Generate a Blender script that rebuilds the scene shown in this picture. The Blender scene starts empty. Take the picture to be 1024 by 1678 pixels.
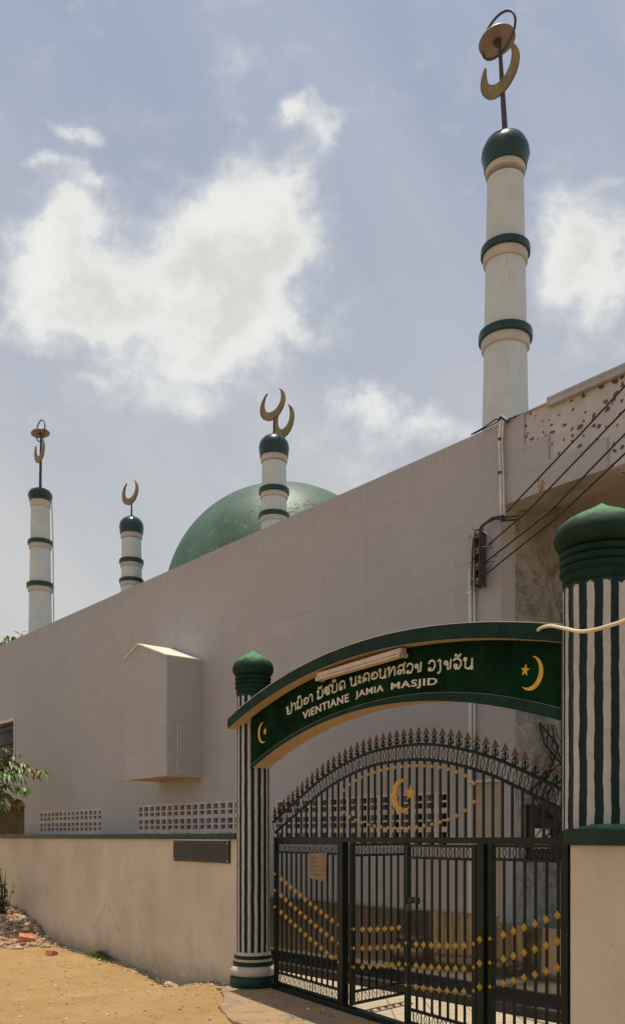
import bpy, math, random
from mathutils import Vector, Matrix
from math import sin, cos, pi, radians, sqrt, atan2
random.seed(7)
S = bpy.context.scene
COL = S.collection

# ---------------------------------------------------------------- camera
cam_d = bpy.data.cameras.new('camera'); cam = bpy.data.objects.new('camera', cam_d); COL.objects.link(cam)
cam.location = (0, 0, 1.75); cam.rotation_euler = (radians(90), 0, 0)
cam_d.sensor_fit = 'HORIZONTAL'; cam_d.sensor_width = 36; cam_d.lens = 36*1458/1024
cam_d.shift_y = 533/1024; cam_d.clip_end = 2000
S.camera = cam
# ---------------------------------------------------------------- light
S.view_settings.view_transform = 'Standard'; S.view_settings.look = 'None'
S.view_settings.gamma = 1.0; S.view_settings.exposure = 0.0
SUN = Vector((-.0148, .1067, 1)).normalized()
sd = bpy.data.lights.new('sun', 'SUN'); sd.energy = 4.0; sd.angle = radians(.55); sd.color = (1, .93, .8)
so = bpy.data.objects.new('sun', sd); COL.objects.link(so)
so.rotation_euler = SUN.to_track_quat('Z', 'Y').to_euler(); so.location = (0, 0, 30)
W = bpy.data.worlds.new('World'); S.world = W; W.use_nodes = True
SKY_STRENGTH = .10

class NT:
    """tiny node helper"""
    def __init__(s, nt): s.nt = nt; s.n = nt.nodes; s.l = nt.links
    def node(s, t, **kw):
        n = s.n.new(t)
        for k, v in kw.items(): setattr(n, k, v)
        return n
    def put(s, sock, v):
        if isinstance(v, bpy.types.NodeSocket): s.l.new(v, sock)
        elif v is not None: sock.default_value = v
    def m(s, op, a, b=None, c=None, clamp=False):
        n = s.node('ShaderNodeMath', operation=op); n.use_clamp = clamp
        s.put(n.inputs[0], a)
        if b is not None: s.put(n.inputs[1], b)
        if c is not None: s.put(n.inputs[2], c)
        return n.outputs[0]
    def noise(s, vec, scale, detail=4, rough=.55, out='Fac', dist=0):
        n = s.node('ShaderNodeTexNoise')
        if vec is not None: s.l.new(vec, n.inputs['Vector'])
        n.inputs['Scale'].default_value = scale; n.inputs['Detail'].default_value = detail
        n.inputs['Roughness'].default_value = rough; n.inputs['Distortion'].default_value = dist
        return n.outputs[out]
    def ramp(s, f, a, b, lo=0., hi=1., smooth=True):
        n = s.node('ShaderNodeMapRange'); n.interpolation_type = 'SMOOTHSTEP' if smooth else 'LINEAR'
        s.put(n.inputs[0], f); n.inputs[1].default_value = a; n.inputs[2].default_value = b
        n.inputs[3].default_value = lo; n.inputs[4].default_value = hi
        return n.outputs[0]
    def mix(s, f, a, b, blend='MIX'):
        n = s.node('ShaderNodeMix', data_type='RGBA', blend_type=blend)
        s.put(n.inputs[0], f)
        for i, v in ((6, a), (7, b)):
            if not isinstance(v, bpy.types.NodeSocket): v = (*v[:3], 1)
            s.put(n.inputs[i], v)
        return n.outputs[2]
    def sep(s, v):
        n = s.node('ShaderNodeSeparateXYZ'); s.l.new(v, n.inputs[0]); return n.outputs
    def comb(s, x, y, z):
        n = s.node('ShaderNodeCombineXYZ')
        for i, v in enumerate((x, y, z)): s.put(n.inputs[i], v)
        return n.outputs[0]

def build_world():
    t = NT(W.node_tree); t.n.clear()
    out = t.node('ShaderNodeOutputWorld'); bg = t.node('ShaderNodeBackground')
    t.l.new(bg.outputs[0], out.inputs[0]); bg.inputs[1].default_value = SKY_STRENGTH
    sky = t.node('ShaderNodeTexSky', sky_type='NISHITA'); sky.sun_disc = False
    sky.sun_elevation = math.asin(SUN.z); sky.sun_rotation = atan2(SUN.x, SUN.y)
    sky.air_density = 1.0; sky.dust_density = 2.0
    gen = t.node('ShaderNodeTexCoord').outputs['Generated']
    x, y, z = t.sep(gen)
    # direction of the sky as slopes: east/north and up/north (a chart of the heavens, the same from any place)
    yy = t.m('MAXIMUM', y, .12)
    gx = t.m('DIVIDE', x, yy); gz = t.m('DIVIDE', z, yy)
    chart = t.comb(gx, gz, 0.)
    wn = t.node('ShaderNodeTexNoise'); t.l.new(chart, wn.inputs['Vector']); wn.inputs['Scale'].default_value = 7.5
    wn.inputs['Detail'].default_value = 6; wn.inputs['Roughness'].default_value = .62
    wx, wz, _ = t.sep(wn.outputs['Color'])
    gxw = t.m('ADD', gx, t.m('MULTIPLY', t.m('SUBTRACT', wx, .5), .13))
    gzw = t.m('ADD', gz, t.m('MULTIPLY', t.m('SUBTRACT', wz, .5), .13))
    E_ = [(95,365,52,62,1.1),(70,450,85,62,1.2),(175,500,105,58,1.2),(120,410,62,80,1.1),(318,392,80,78,1.3),(430,312,60,66,1.15),
          (400,455,105,85,1.3),(295,475,75,60,1.0),(392,560,85,60,1.35),(310,592,75,42,1.0),(450,410,55,95,1.1),(240,505,60,44,.55),
          (490,170,32,22,1.4),(530,212,30,32,1.15),(132,216,34,16,1.0),(80,268,34,17,1.05),(148,292,24,18,.9),
          (945,362,62,62,1.5),(1000,425,85,62,1.2),(940,465,66,46,1.25),(590,672,52,26,1.1),(640,712,62,34,1.1),(735,690,60,26,.95),
          (150,612,40,12,.45),(310,655,80,22,.45),(60,570,60,18,.5),(1010,285,30,12,.4),(450,720,60,22,.3),(80,520,90,30,.8),(420,140,70,170,.30),(180,640,150,40,.45),(560,760,160,40,.35),(980,560,70,40,.3),(720,120,120,60,.15)]
    acc = None
    for cx, cy, rx, ry, a in E_:
        u0, v0 = (cx-512)/1458, (1372-cy)/1458
        du = t.m('MULTIPLY', t.m('SUBTRACT', gxw, u0), 1458/rx)
        dv = t.m('MULTIPLY', t.m('SUBTRACT', gzw, v0), 1458/ry)
        r2 = t.m('MULTIPLY_ADD', du, du, t.m('MULTIPLY', dv, dv))
        g = t.m('MULTIPLY', t.m('EXPONENT', t.m('MULTIPLY', r2, -.8)), a)
        acc = g if acc is None else t.m('ADD', acc, g)
    fbm = t.noise(chart, 14, 9, .62)
    d = t.m('ADD', acc, t.m('MULTIPLY', t.m('SUBTRACT', fbm, .5), 2.6))
    mask = t.ramp(d, .05, 1.45)
    # clouds in the rest of the sky
    gm = t.ramp(t.noise(gen, 2.6, 8, .6), .5, .68)
    front = t.ramp(y, .2, .4)
    mask = t.m('MAXIMUM', t.m('MULTIPLY', mask, front), t.m('MULTIPLY', gm, t.m('SUBTRACT', 1., front)))
    k = 1/SKY_STRENGTH
    body = t.ramp(d, .2, 1.9)
    soft = t.noise(t.comb(gxw, gzw, 3.), 7, 5, .55)
    shade = t.m('MULTIPLY', t.ramp(soft, .40, .60), t.ramp(d, .9, 2.6))
    ccol = t.mix(body, [v*k for v in CLOUD_T], [v*k for v in CLOUD_A])
    ccol = t.mix(shade, ccol, [v*k for v in CLOUD_B])
    # high thin veil, whiter towards the horizon
    hz = t.ramp(z, .18, .80)
    veil = t.mix(hz, [v*k for v in VEIL_LOW], [v*k for v in VEIL_HIGH])
    streak = t.noise(t.comb(t.m('ADD', gx, t.m('MULTIPLY', gz, .5)), t.m('MULTIPLY', gz, .35), 0.), 5, 5, .5)
    vf = t.m('ADD', t.ramp(streak, .3, .75, .62, .9), t.m('MULTIPLY', t.m('SUBTRACT', 1., hz), .15), clamp=True)
    base = t.mix(vf, sky.outputs[0], veil)
    col = t.mix(mask, base, ccol)
    t.l.new(col, bg.inputs[0])
CLOUD_T = (.62, .645, .68); CLOUD_A = (.845, .85, .82); CLOUD_B = (.675, .69, .665)
VEIL_LOW = (.60, .60, .59); VEIL_HIGH = (.40, .455, .58)
build_world()

# ---------------------------------------------------------------- materials
MATS = {}
def mat(name, col, rough=.6, var=.12, vscale=3., bump=.1, bscale=40., metal=0., col2=None, c2scale=2., c2lo=.55, c2hi=.7, spec=.5, coat=0., fine=.0, drip=None):
    if name in MATS: return MATS[name]
    M = bpy.data.materials.new(name); M.use_nodes = True; t = NT(M.node_tree)
    b = t.n['Principled BSDF']; oc = t.node('ShaderNodeTexCoord').outputs['Object']
    n1 = t.noise(oc, vscale, 5, .6)
    c = t.mix(t.ramp(n1, .3, .7), [v*(1-var) for v in col], [min(1, v*(1+var)) for v in col])
    if col2: c = t.mix(t.ramp(t.noise(oc, c2scale, 6, .65), c2lo, c2hi), c, col2)
    if drip:
        dx, dy, dz = t.sep(oc); n3 = t.noise(t.comb(t.m('MULTIPLY', dx, 9.), t.m('MULTIPLY', dy, 9.), t.m('MULTIPLY', dz, .9)), 2.2, 5, .65)
        c = t.mix(t.ramp(n3, .5, .72, 0, .55), c, drip)
    if fine: c = t.mix(t.ramp(t.noise(oc, bscale*2, 3, .7), .35, .65), c, [v*(1-fine) for v in col])
    t.l.new(c, b.inputs['Base Color'])
    b.inputs['Roughness'].default_value = rough; b.inputs['Metallic'].default_value = metal
    b.inputs['Specular IOR Level'].default_value = spec
    b.inputs['Coat Weight'].default_value = coat
    if bump:
        bn = t.node('ShaderNodeBump'); bn.inputs['Strength'].default_value = bump; bn.inputs['Distance'].default_value = .01
        t.l.new(t.noise(oc, bscale, 5, .6), bn.inputs['Height']); t.l.new(bn.outputs[0], b.inputs['Normal'])
    MATS[name] = M
    return M

def cladding_mat():
    M = bpy.data.materials.new('stone cladding'); M.use_nodes = True; t = NT(M.node_tree)
    b = t.n['Principled BSDF']; oc = t.node('ShaderNodeTexCoord').outputs['Object']
    x, y, z = t.sep(oc)
    v = t.comb(t.m('ADD', x, t.m('MULTIPLY', y, .7)), t.m('ADD', z, .0), 0.)
    br = t.node('ShaderNodeTexBrick'); t.l.new(v, br.inputs['Vector'])
    br.offset = .5; br.inputs['Scale'].default_value = 1; br.inputs['Brick Width'].default_value = .62
    br.inputs['Row Height'].default_value = .25; br.inputs['Mortar Size'].default_value = .0035
    br.inputs['Mortar Smooth'].default_value = .3; br.inputs['Bias'].default_value = 0
    br.inputs['Color1'].default_value = (0, 0, 0, 1); br.inputs['Color2'].default_value = (1, 1, 1, 1); br.inputs['Mortar'].default_value = (.5, .5, .5, 1)
    tile = t.sep(br.outputs['Color'])[0]
    c = t.mix(tile, (.395, .384, .392), (.425, .412, .418))
    c = t.mix(t.ramp(t.noise(oc, .7, 5, .6), .3, .7), c, (.385, .372, .378))
    c = t.mix(t.ramp(t.noise(oc, 60, 4, .7), .3, .7, 0, .35), c, (.33, .30, .28))
    # joints show only here and there, some pale with grout, some dark
    jm = t.ramp(t.noise(t.comb(t.m('MULTIPLY', x, .9), y, t.m('MULTIPLY', z, 3.)), 1.1, 3, .6), .46, .62)
    jd = t.noise(oc, .9, 2)
    jc = t.mix(t.ramp(jd, .44, .56), (.24, .215, .20), (.56, .52, .49))
    fac = t.m('MULTIPLY', br.outputs['Fac'], t.m('ADD', t.m('MULTIPLY', jm, .85), .13), clamp=True)
    c = t.mix(fac, c, jc)
    top = t.ramp(t.m('ADD', z, t.m('MULTIPLY', t.noise(t.comb(t.m('MULTIPLY', x, 5.), 0., 0.), 3., 5, .7), 1.4)), 6.3, 7.0, 0, .35)
    c = t.mix(t.m('MULTIPLY', top, t.ramp(t.noise(t.comb(t.m('MULTIPLY', x, 9.), 0., t.m('MULTIPLY', z, .3)), 2.5, 5, .7), .4, .6)), c, (.24, .22, .20))
    st = t.ramp(t.noise(t.comb(t.m('MULTIPLY', x, 3.), 0., t.m('MULTIPLY', z, .35)), 2., 6, .65), .52, .78, 0, .38)
    c = t.mix(st, c, (.30, .27, .25))
    c = t.mix(t.ramp(t.noise(oc, 9, 6, .7), .4, .7, 0, .25), c, (.32, .31, .31))
    c = t.mix(t.ramp(t.noise(oc, 2.1, 7, .7), .55, .72, 0, .35), c, (.47, .455, .455))
    t.l.new(c, b.inputs['Base Color']); b.inputs['Roughness'].default_value = .62
    b.inputs['Specular IOR Level'].default_value = .3
    bn = t.node('ShaderNodeBump'); bn.inputs['Strength'].default_value = .35; bn.inputs['Distance'].default_value = .006
    h = t.m('SUBTRACT', t.m('ADD', t.noise(oc, 35, 5, .6), t.m('MULTIPLY', tile, .6)), br.outputs['Fac'])
    t.l.new(h, bn.inputs['Height']); t.l.new(bn.outputs[0], b.inputs['Normal'])
    return M

def stripe_mat(name, N, white, green, top):
    M = bpy.data.materials.new(name); M.use_nodes = True; t = NT(M.node_tree)
    b = t.n['Principled BSDF']; oc = t.node('ShaderNodeTexCoord').outputs['Object']
    x, y, z = t.sep(oc)
    a = t.m('MULTIPLY', t.m('ARCTAN2', y, x), N/(2*pi))
    wob = t.m('MULTIPLY', t.m('SUBTRACT', t.noise(oc, 5.5, 4, .6), .5), .25)
    tri = t.m('PINGPONG', t.m('ADD', a, wob), .5)          # 0 at ridge .. .5 at groove
    f = t.ramp(tri, .215, .240)
    edge = t.m('ADD', z, t.m('MULTIPLY', t.m('SUBTRACT', t.noise(oc, 22, 4, .7), .5), .10))
    f = t.m('MAXIMUM', f, t.ramp(edge, top-.004, top+.004))
    w = t.mix(t.ramp(t.noise(oc, 9, 6, .7), .35, .75), white, [v*.80 for v in white])
    w = t.mix(t.ramp(t.noise(t.comb(t.m('MULTIPLY', x, 8.), t.m('MULTIPLY', y, 8.), t.m('MULTIPLY', z, .8)), 4, 5, .7), .58, .75, 0, .4), w, (.30, .25, .18))
    g = t.mix(t.ramp(t.noise(oc, 14, 5, .7), .3, .75), green, [v*1.5 for v in green])
    t.l.new(t.mix(f, w, g), b.inputs['Base Color']); b.inputs['Specular IOR Level'].default_value = .18
    t.l.new(t.ramp(f, 0, 1, .62, .38), b.inputs['Roughness'])
    bn = t.node('ShaderNodeBump'); bn.inputs['Strength'].default_value = .35; bn.inputs['Distance'].default_value = .008
    t.l.new(t.noise(oc, 45, 5, .65), bn.inputs['Height']); t.l.new(bn.outputs[0], b.inputs['Normal'])
    return M

def marble_mat():
    M = bpy.data.materials.new('grey veined marble'); M.use_nodes = True; t = NT(M.node_tree)
    b = t.n['Principled BSDF']; oc = t.node('ShaderNodeTexCoord').outputs['Object']
    n = t.noise(oc, 1.6, 9, .68, dist=1.6)
    c = t.mix(t.ramp(n, .38, .62), (.13, .13, .115), (.29, .28, .25))
    vn = t.ramp(t.m('ABSOLUTE', t.m('SUBTRACT', t.noise(oc, 2.3, 8, .7, dist=2.2), .5)), 0, .02, .8, 0)
    c = t.mix(vn, c, (.42, .41, .38))
    x, y, z = t.sep(oc)
    jx = t.ramp(t.m('ABSOLUTE', t.m('SUBTRACT', t.m('FRACT', t.m('DIVIDE', z, .6)), .5)), .490, .497)
    c = t.mix(t.m('MULTIPLY', jx, .5), c, (.08, .075, .07))
    t.l.new(c, b.inputs['Base Color']); b.inputs['Roughness'].default_value = .3
    return M

def granite_mat():
    M = bpy.data.materials.new('polished dark granite'); M.use_nodes = True; t = NT(M.node_tree)
    b = t.n['Principled BSDF']; oc = t.node('ShaderNodeTexCoord').outputs['Object']
    c = t.mix(t.ramp(t.noise(oc, 90, 3, .8), .4, .65), (.035, .028, .023), (.09, .07, .055))
    t.l.new(c, b.inputs['Base Color']); b.inputs['Roughness'].default_value = .09
    b.inputs['IOR'].default_value = 2.0; b.inputs['Specular IOR Level'].default_value = .7
    b.inputs['Coat Weight'].default_value = .6; b.inputs['Coat Roughness'].default_value = .04; b.inputs['Coat IOR'].default_value = 1.8
    bn = t.node('ShaderNodeBump'); bn.inputs['Strength'].default_value = .25; bn.inputs['Distance'].default_value = .012
    x, y, z = t.sep(oc)
    t.l.new(t.noise(t.comb(x, y, t.m('MULTIPLY', z, .7)), 3.2, 2, .4), bn.inputs['Height']); t.l.new(bn.outputs[0], b.inputs['Normal'])
    t.l.new(bn.outputs[0], b.inputs['Coat Normal'])
    return M

def backing_mat():
    M = bpy.data.materials.new('bare backing with glue marks'); M.use_nodes = True; t = NT(M.node_tree)
    b = t.n['Principled BSDF']; oc = t.node('ShaderNodeTexCoord').outputs['Object']
    x, y, z = t.sep(oc)
    wp = t.node('ShaderNodeTexNoise'); t.l.new(oc, wp.inputs['Vector']); wp.inputs['Scale'].default_value = 14
    nx, ny, _ = t.sep(wp.outputs['Color'])
    v = t.comb(t.m('ADD', x, t.m('MULTIPLY', nx, .09)), 0., t.m('ADD', t.m('MULTIPLY', z, 1.25), t.m('MULTIPLY', ny, .09)))
    vo = t.node('ShaderNodeTexVoronoi'); t.l.new(v, vo.inputs['Vector']); vo.inputs['Scale'].default_value = 13
    cr, cg, _ = t.sep(vo.outputs['Color'])
    lim = t.m('MULTIPLY_ADD', cr, .36, .07)
    f = t.ramp(t.m('SUBTRACT', vo.outputs['Distance'], lim), -.02, .02, 1, 0)
    c = t.mix(t.ramp(t.noise(oc, 6, 6, .6), .3, .7), (.50, .475, .465), (.42, .395, .385))
    c = t.mix(t.ramp(t.noise(oc, 30, 4, .7), .56, .7, 0, .5), c, (.3, .26, .24))
    c = t.mix(f, c, t.mix(t.noise(oc, 60, 2), (.05, .035, .03), (.17, .13, .115)))
    t.l.new(c, b.inputs['Base Color']); b.inputs['Roughness'].default_value = .85
    bn = t.node('ShaderNodeBump'); bn.inputs['Strength'].default_value = .6; bn.inputs['Distance'].default_value = .01
    t.l.new(t.m('ADD', t.noise(oc, 30, 5, .6), t.m('MULTIPLY', f, -1.)), bn.inputs['Height']); t.l.new(bn.outputs[0], b.inputs['Normal'])
    return M

def plaster_mat():
    M = bpy.data.materials.new('cream plaster'); M.use_nodes = True; t = NT(M.node_tree)
    b = t.n['Principled BSDF']; oc = t.node('ShaderNodeTexCoord').outputs['Object']
    x, y, z = t.sep(oc)
    c = t.mix(t.ramp(t.noise(oc, 1.1, 6, .6), .3, .7), (.62, .535, .42), (.52, .435, .33))
    c = t.mix(t.ramp(t.noise(t.comb(t.m('MULTIPLY', x, 4.), 0., t.m('MULTIPLY', z, .5)), 2., 6, .7), .5, .8, 0, .28), c, (.40, .33, .24))
    low = t.m('MULTIPLY_ADD', t.noise(oc, 5, 7, .75), .75, t.m('MULTIPLY', z, -1.))
    c = t.mix(t.ramp(low, .12, .60, 0, .7), c, (.25, .215, .145))
    c = t.mix(t.ramp(t.noise(oc, 2.3, 8, .7), .52, .75, 0, .35), c, (.42, .33, .21))
    spot = t.ramp(t.noise(oc, 13, 3, .5), .72, .78, 0, .55)
    c = t.mix(spot, c, (.28, .23, .17))
    pb = t.ramp(t.noise(t.comb(x, 0., z), 1.7, 9, .72, dist=.4), .57, .60, 0, .30)
    c = t.mix(pb, c, (.63, .56, .45))
    ck = t.m('MULTIPLY', t.ramp(t.m('ABSOLUTE', t.m('SUBTRACT', t.noise(oc, 1.3, 6, .6, dist=.8), .5)), 0, .0035, .6, 0), t.ramp(t.noise(oc, .8, 2), .5, .6))
    c = t.mix(ck, c, (.25, .20, .15))
    # an old arch shaped scuff on the plaster
    dx = t.m('ADD', x, 4.15); wn = t.m('MULTIPLY', t.m('SUBTRACT', t.noise(oc, 4, 4), .5), .12)
    arc = t.m('SUBTRACT', t.m('ADD', z, wn), t.m('SUBTRACT', .72, t.m('MULTIPLY', t.m('ABSOLUTE', dx), .8)))
    sc = t.m('MULTIPLY', t.ramp(t.m('ABSOLUTE', arc), .008, .035, .5, 0), t.ramp(t.m('ABSOLUTE', dx), .55, .85, 1, 0))
    sc = t.m('MULTIPLY', sc, t.ramp(t.noise(oc, 9, 4), .3, .6))
    c = t.mix(sc, c, (.28, .24, .2))
    t.l.new(c, b.inputs['Base Color']); b.inputs['Roughness'].default_value = .85
    bn = t.node('ShaderNodeBump'); bn.inputs['Strength'].default_value = .3; bn.inputs['Distance'].default_value = .01
    t.l.new(t.m('ADD', t.noise(oc, 55, 4, .6), t.m('MULTIPLY', t.noise(oc, 4, 3), 2.)), bn.inputs['Height']); t.l.new(bn.outputs[0], b.inputs['Normal'])
    return M

def dirt_mat():
    M = bpy.data.materials.new('sandy dirt'); M.use_nodes = True; t = NT(M.node_tree)
    b = t.n['Principled BSDF']; oc = t.node('ShaderNodeTexCoord').outputs['Object']
    c = t.mix(t.ramp(t.noise(oc, .8, 8, .65), .35, .68), (.42, .25, .098), (.48, .305, .130))
    c = t.mix(t.ramp(t.noise(oc, 7, 7, .7), .45, .75, 0, .6), c, (.36, .23, .11))
    c = t.mix(t.ramp(t.noise(oc, 38, 4, .75), .56, .70, 0, .6), c, (.24, .15, .08))
    c = t.mix(t.ramp(t.noise(oc, 55, 4, .75), .60, .72, 0, .6), c, (.62, .5, .34))
    c = t.mix(t.ramp(t.noise(oc, 2.6, 9, .75, dist=.5), .50, .66, 0, .45), c, (.50, .35, .18))
    c = t.mix(t.ramp(t.noise(oc, 1.7, 9, .78, dist=.3), .56, .68, 0, .4), c, (.27, .165, .075))
    c = t.mix(t.ramp(t.noise(oc, 120, 3, .8), .5, .7, 0, .45), c, (.22, .14, .07))
    vo = t.node('ShaderNodeTexVoronoi'); t.l.new(oc, vo.inputs['Vector']); vo.inputs['Scale'].default_value = 26
    cr = t.sep(vo.outputs['Color'])[0]
    f = t.m('MULTIPLY', t.ramp(vo.outputs['Distance'], .16, .26, 1, 0), t.m('GREATER_THAN', cr, .82))
    c = t.mix(f, c, t.mix(t.sep(vo.outputs['Color'])[1], (.2, .13, .08), (.58, .47, .33)))
    t.l.new(c, b.inputs['Base Color']); b.inputs['Roughness'].default_value = .95; b.inputs['Specular IOR Level'].default_value = .15
    bn = t.node('ShaderNodeBump'); bn.inputs['Strength'].default_value = .9; bn.inputs['Distance'].default_value = .03
    h = t.m('ADD', t.m('ADD', t.noise(oc, 12, 9, .78), t.m('MULTIPLY', t.noise(oc, 70, 4, .7), .5)), t.m('MULTIPLY', f, .5))
    t.l.new(h, bn.inputs['Height']); t.l.new(bn.outputs[0], b.inputs['Normal'])
    return M

def concrete_mat():
    M = bpy.data.materials.new('worn concrete apron'); M.use_nodes = True; t = NT(M.node_tree)
    b = t.n['Principled BSDF']; oc = t.node('ShaderNodeTexCoord').outputs['Object']
    c = t.mix(t.ramp(t.noise(oc, 1.6, 8, .7), .35, .65), (.24, .175, .115), (.35, .255, .165))
    c = t.mix(t.ramp(t.noise(oc, 2.1, 8, .75), .42, .56), c, (.40, .25, .11))
    c = t.mix(t.ramp(t.noise(oc, 30, 5, .75), .5, .7, 0, .6), c, (.19, .14, .10))
    cr = t.ramp(t.m('ABSOLUTE', t.m('SUBTRACT', t.noise(oc, 1.2, 4, .6, dist=.6), .5)), 0, .006, .8, 0)
    c = t.mix(cr, c, (.10, .075, .05))
    t.l.new(c, b.inputs['Base Color']); b.inputs['Roughness'].default_value = .8
    bn = t.node('ShaderNodeBump'); bn.inputs['Strength'].default_value = .7; bn.inputs['Distance'].default_value = .02
    t.l.new(t.m('SUBTRACT', t.noise(oc, 16, 8, .7), cr), bn.inputs['Height']); t.l.new(bn.outputs[0], b.inputs['Normal'])
    return M

def court_mat():
    M = bpy.data.materials.new('courtyard paving'); M.use_nodes = True; t = NT(M.node_tree)
    b = t.n['Principled BSDF']; oc = t.node('ShaderNodeTexCoord').outputs['Object']
    br = t.node('ShaderNodeTexBrick'); t.l.new(oc, br.inputs['Vector']); br.offset = 0
    br.inputs['Scale'].default_value = 1; br.inputs['Brick Width'].default_value = .4; br.inputs['Row Height'].default_value = .4
    br.inputs['Mortar Size'].default_value = .008
    c = t.mix(t.ramp(t.noise(oc, 2, 7, .7), .3, .7), (.42, .33, .22), (.50, .41, .29))
    c = t.mix(br.outputs['Fac'], c, (.22, .16, .10))
    t.l.new(c, b.inputs['Base Color']); b.inputs['Roughness'].default_value = .8
    return M

def dome_mat():
    M = bpy.data.materials.new('weathered green dome paint'); M.use_nodes = True; t = NT(M.node_tree)
    b = t.n['Principled BSDF']; oc = t.node('ShaderNodeTexCoord').outputs['Object']
    x, y, z = t.sep(oc)
    n = t.noise(oc, 1.3, 7, .62)
    c = t.mix(t.ramp(n, .35, .65), (.050, .100, .064), (.076, .142, .096))
    pe = t.ramp(t.noise(oc, 6.5, 7, .75, dist=.8), .56, .60)
    zone = t.ramp(t.noise(oc, .9, 3), .44, .58)
    f = t.m('MULTIPLY', pe, zone)
    c = t.mix(t.m('MULTIPLY', f, .7), c, (.16, .24, .2))
    t.l.new(c, b.inputs['Base Color']); b.inputs['Roughness'].default_value = .5; b.inputs['Specular IOR Level'].default_value = .35
    bn = t.node('ShaderNodeBump'); bn.inputs['Strength'].default_value = .8; bn.inputs['Distance'].default_value = .02
    t.l.new(t.m('ADD', t.m('MULTIPLY', f, 1.), t.m('MULTIPLY', t.noise(oc, 7, 4), .25)), bn.inputs['Height']); t.l.new(bn.outputs[0], b.inputs['Normal'])
    return M

def onion_mat():
    """gate post caps: sunlit crown painted in light green with a ragged edge, shade below in dark green"""
    M = bpy.data.materials.new('green paint with painted sunlit crown'); M.use_nodes = True; t = NT(M.node_tree)
    b = t.n['Principled BSDF']; oc = t.node('ShaderNodeTexCoord').outputs['Object']
    x, y, z = t.sep(oc)
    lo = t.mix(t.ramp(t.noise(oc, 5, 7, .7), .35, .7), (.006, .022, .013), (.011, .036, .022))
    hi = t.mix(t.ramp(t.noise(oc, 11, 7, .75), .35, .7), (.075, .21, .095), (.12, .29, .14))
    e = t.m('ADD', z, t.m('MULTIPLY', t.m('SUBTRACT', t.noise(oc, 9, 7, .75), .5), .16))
    c = t.mix(t.ramp(e, .13, .23), lo, hi)  # sunlight on the crown and shade beneath it put into the colour
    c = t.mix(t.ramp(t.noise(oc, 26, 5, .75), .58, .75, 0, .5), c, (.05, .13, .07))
    t.l.new(c, b.inputs['Base Color']); b.inputs['Roughness'].default_value = .72; b.inputs['Specular IOR Level'].default_value = .2
    bn = t.node('ShaderNodeBump'); bn.inputs['Strength'].default_value = .4; bn.inputs['Distance'].default_value = .01
    t.l.new(t.noise(oc, 30, 5, .6), bn.inputs['Height']); t.l.new(bn.outputs[0], b.inputs['Normal'])
    return M

def leaf_mat(name, c1, c2):
    M = bpy.data.materials.new(name); M.use_nodes = True; t = NT(M.node_tree)
    b = t.n['Principled BSDF']; gi = t.node('ShaderNodeNewGeometry').outputs['Random Per Island']
    c = t.mix(gi, c1, c2)
    t.l.new(c, b.inputs['Base Color']); b.inputs['Roughness'].default_value = .45
    tr = t.node('ShaderNodeBsdfTranslucent'); t.l.new(c, tr.inputs[0])
    mx = t.node('ShaderNodeMixShader'); mx.inputs[0].default_value = .3
    t.l.new(b.outputs[0], mx.inputs[1]); t.l.new(tr.outputs[0], mx.inputs[2]); t.l.new(mx.outputs[0], t.n['Material Output'].inputs[0])
    return M

CLAD = cladding_mat(); MARBLE = marble_mat(); GRANITE = granite_mat(); BACKING = backing_mat()
PLASTER = plaster_mat(); DIRT = dirt_mat(); CONCRETE = concrete_mat(); COURT = court_mat()
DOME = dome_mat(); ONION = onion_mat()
WHITE = mat('minaret white paint', (.515, .555, .535), .55, .06, 1.5, .2, 22, drip=(.41, .42, .38), col2=(.44, .46, .42), c2scale=1.8, c2lo=.52, c2hi=.8)
CREAM = mat('cream paint', (.50, .425, .345), .6, .1, 3, .15, 40)
LIPC = mat('minaret lip paint', (.44, .42, .375), .6, .1, 3, .15, 40)
ROOFM = mat('grey roof screed', (.22, .21, .20), .9, .2, 2, .2, 20)
PANELC = mat('corner panel paint', (.36, .295, .235), .7, .12, 3, .15, 40)
SOFFIT = mat('ochre cream soffit paint', (.50, .385, .235), .65, .12, 4, .15, 40, col2=(.38, .30, .19), c2scale=4)
GREEN = mat('dark green gloss paint', (.007, .032, .021), .42, .3, 4, .12, 30, spec=.22)
RINGGREEN = mat('minaret green paint', (.009, .036, .028), .30, .25, 3, .1, 30, spec=.4)
BOARDG = mat('sign board green', (.003, .020, .0075), .75, .45, 2.5, .15, 40, spec=.03, drip=(.012, .032, .018), col2=(.010, .030, .014), c2scale=3)
BANDG = mat('arch green paint', (.0075, .029, .020), .6, .35, 5, .25, 25, spec=.10)
METAL = mat('green black gate enamel', (.0055, .0115, .0075), .42, .35, 8, .1, 60, spec=.22)
RUSTY = mat('rust brown finial paint', (.085, .045, .022), .6, .45, 30, .1, 80)
GOLD = mat('dull gold paint', (.48, .27, .025), .5, .3, 20, .1, 60, metal=0.)
BRASS = mat('weathered gilt', (.19, .145, .045), .55, .25, 6, .2, 30, metal=.0)
YELLOW = mat('yellow sign paint', (.62, .36, .03), .5, .1, 10, 0)
LETTER = mat('cream lettering', (.60, .56, .44), .5, .1, 30, 0)
PALE = mat('grey pvc', (.55, .53, .49), .5, .15, 6, .05, 40)
DARKM = mat('rusted dark iron', (.05, .04, .035), .6, .4, 15, .3, 60)
BLACKW = mat('black cable sheath', (.02, .015, .013), .5, .2, 10, 0)
HOSE = mat('cream cable sheath', (.72, .60, .42), .5, .08, 8, 0)
CEIL = mat('porch ceiling plaster', (.34, .30, .25), .8, .12, 2, .15, 25, col2=(.25, .18, .12), c2scale=1.2, c2lo=.5, c2hi=.75)
DARK = mat('dark interior', (.03, .026, .022), .9, .2, 3, 0)
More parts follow.
